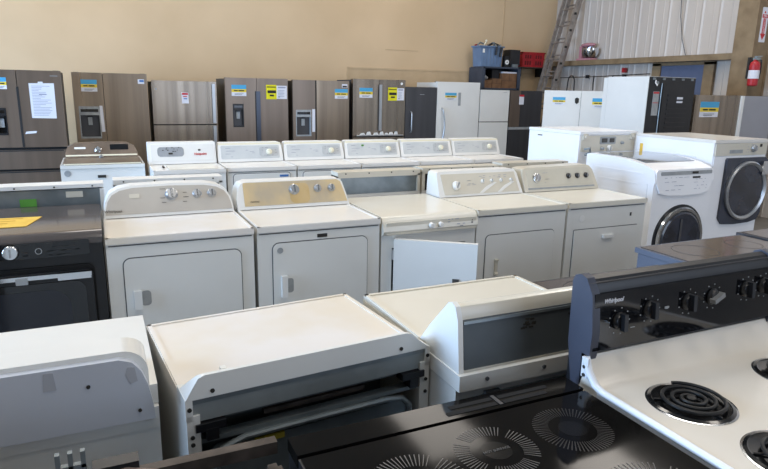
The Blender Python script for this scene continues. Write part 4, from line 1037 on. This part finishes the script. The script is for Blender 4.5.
# extension ladder leaning on the side wall
t = thing('extension_ladder', 'weathered aluminium extension ladder leaning on the corrugated wall', 'ladder', (7.37, 6.36, 0))
A0, A1 = Vector((0, 0, 0)), Vector((.90, 0, 3.9*1.0))
def lad(y0, y1, dx, z0, z1, name):
    S = lambda z: z*.272+dx
    for yy in (y0, y1):
        b = MB()
        b.yz([(yy-.016, z0), (yy+.016, z0), (yy+.016, z1), (yy-.016, z1)], -.035, .035)
        for v in b.bm.verts: v.co.x += S(v.co.z)
        b.build(name+'_rail', alum, t)
    z = z0+.15
    while z < z1-.05:
        MB().tube([(S(z), y0+.017, z), (S(z), y1-.017, z)], .014, 8).build('rung', alum, t)
        z += .305
lad(-.20, .20, 0, 0.0, 3.6, 'lower'); lad(-.165, .165, .082, 1.3, 3.80, 'upper')
for zz in (1.9, 2.2, 2.5, 2.8, 3.1):
    MB().box(zz*.272-.02, zz*.272+.03, -.225, -.216, zz-.02, zz+.02, .003).build('rail_bracket', ink, t)
# stand mixer on the girt
t = thing('stand_mixer', 'pink stand mixer with steel bowl sitting on the wall girt', 'mixer', (8.36, 5.88, 2.263)); t.scale = (1.15, 1.25, 1.15)
MB().box(-.075, .075, -.13, .16, 0, .028, .012, 3).build('base', pinkm, t)
MB().box(-.035, .035, .09, .15, .02, .22, .015, 3).build('column', pinkm, t)
MB().ball((0, .0, .235), .07, (.8, 2.1, .5), 20).build('motor_head', pinkm, t)
MB().lathe([(.045, 0), (.095, .02), (.128, .08), (.128, .15), (.132, .155), (.122, .155), (.115, .08), (.03, .012)], (0, -.05, .028), 'Z', 32).build('bowl', chrome, t)
MB().cyl((0, -.04, .16), .02, .07).build('beater_shaft', chrome, t)
# wire run and hanging loops, small red box
t = thing('wall_conduit', 'thin dark pipe running along the corrugated wall below the girt', 'pipe', (8.40, 5.6, 1.97))
MB().tube([(0, 1.35, -.02), (0, 0, .0), (0, -1.1, .03), (.03, -1.15, .03)], .007, 8).build('pipe', blackmatte, t)
for yy in (1.2, .3, -.6): MB().box(-.015, .06, yy-.012, yy+.012, -.03, .03).build('pipe_clip', black, t)
for k, (yy, hh, lab) in enumerate(((6.28, .34, 'black cable loop hanging from the wall pipe beside the ladder'), (5.66, .25, 'short black cable hanging straight from the wall pipe'), (5.2, .3, 'slanting black cable hanging nearest the tall white refrigerator side'))):
    t = thing('hanging_cable', lab, 'cable', (8.36, yy, 1.97), 0, 'cables hanging from the wall pipe')
    if k == 0: P_ = [(0, .09*math.cos(a)-.02, -.10+.12*math.sin(a)) for a in [PI*q/10 for q in range(11)]]; P_ = [(0, .09, -hh)]+P_+[(0, -.12, -hh)]
    else: P_ = [(0, 0, .015), (0, .01, -hh*.5), (0, .12*(k == 2), -hh)]
    MB().tube(P_, .011, 8).build('cable', blackmatte, t)
t = thing('alarm_box', 'small red fixture on the corrugated wall just under the girt', 'fixture', (8.40, 5.02, 2.03))
MB().box(-.0, .06, -.03, .03, 0, .08, .008).build('housing', redp, t); MB().cyl((-.015, 0, .04), .015, .02, 'X', 14).build('button', redm, t)
# fire extinguisher and its sign on the column
t = thing('fire_extinguisher', 'red fire extinguisher hanging on the tan steel column', 'fire extinguisher', (8.125, 2.425, 1.80))
MB().lathe([(.03, 0), (.062, .01), (.065, .03), (.065, .27), (.055, .31), (.025, .335), (.02, .35)], (0, 0, 0), 'Z', 28).build('cylinder', redp, t)
MB().lathe([(.0655, .10), (.0668, .10), (.0668, .21), (.0655, .21)], (0, 0, 0), 'Z', 28).build('white_label', paper, t)
MB().box(-.018, .018, -.06, .03, .345, .375, .005).box(-.012, .012, -.085, .02, .385, .395, .003).cyl((0, 0, .335), .016, .05, 'Z', 14).build('valve', galv, t)
MB().tube([(.02, -.02, .36), (.075, -.03, .34), (.085, -.03, .2), (.08, -.02, .08)], .011, 8).build('hose', black, t)
MB().box(-.03, .03, .06, .095, .10, .38, .003).build('wall_hook', black, t)
t = thing('fire_sign', 'white and red arrow sign pointing down to the fire extinguisher', 'sign', (8.295, 2.508, 2.385))
MB().xz(rr(-.062, .062, 0, .45, .012), -.004, 0).build('sign_plate', paper, t)
MB().xz([(0, .03), (.052, .11), (.026, .11), (.026, .31), (-.026, .31), (-.026, .11), (-.052, .11)], -.006, -.003).build('red_arrow', redm, t)
MB().xz(rr(-.055, .055, .315, .36, .004, 2), -.006, -.003).build('red_band', redm, t)
text('FIRE', .045, paper, t, (0, -.007, .337), (PI/2, 0, 0), 'lettering')
text('EXTINGUISHER', .034, paper, t, (0, -.007, .21), (PI/2, PI/2, 0), 'lettering', sx=.85)
MB().lathe([(.014, 0), (.014, .002)], (-.01, -.003, .385), 'Y', 16).build('extinguisher_icon', redm, t)
# thin cable drooping on the upper wall
t = thing('wall_cable', 'thin grey cable drooping down the upper corrugated wall to the girt', 'cable', (8.45, 3.9, 2.27))
MB().tube([(0, .12, 1.4), (0, .13, .9), (0, .10, .6), (0, .02, .25), (0, -.08, 0)], .006, 6).build('cable', seam, t)
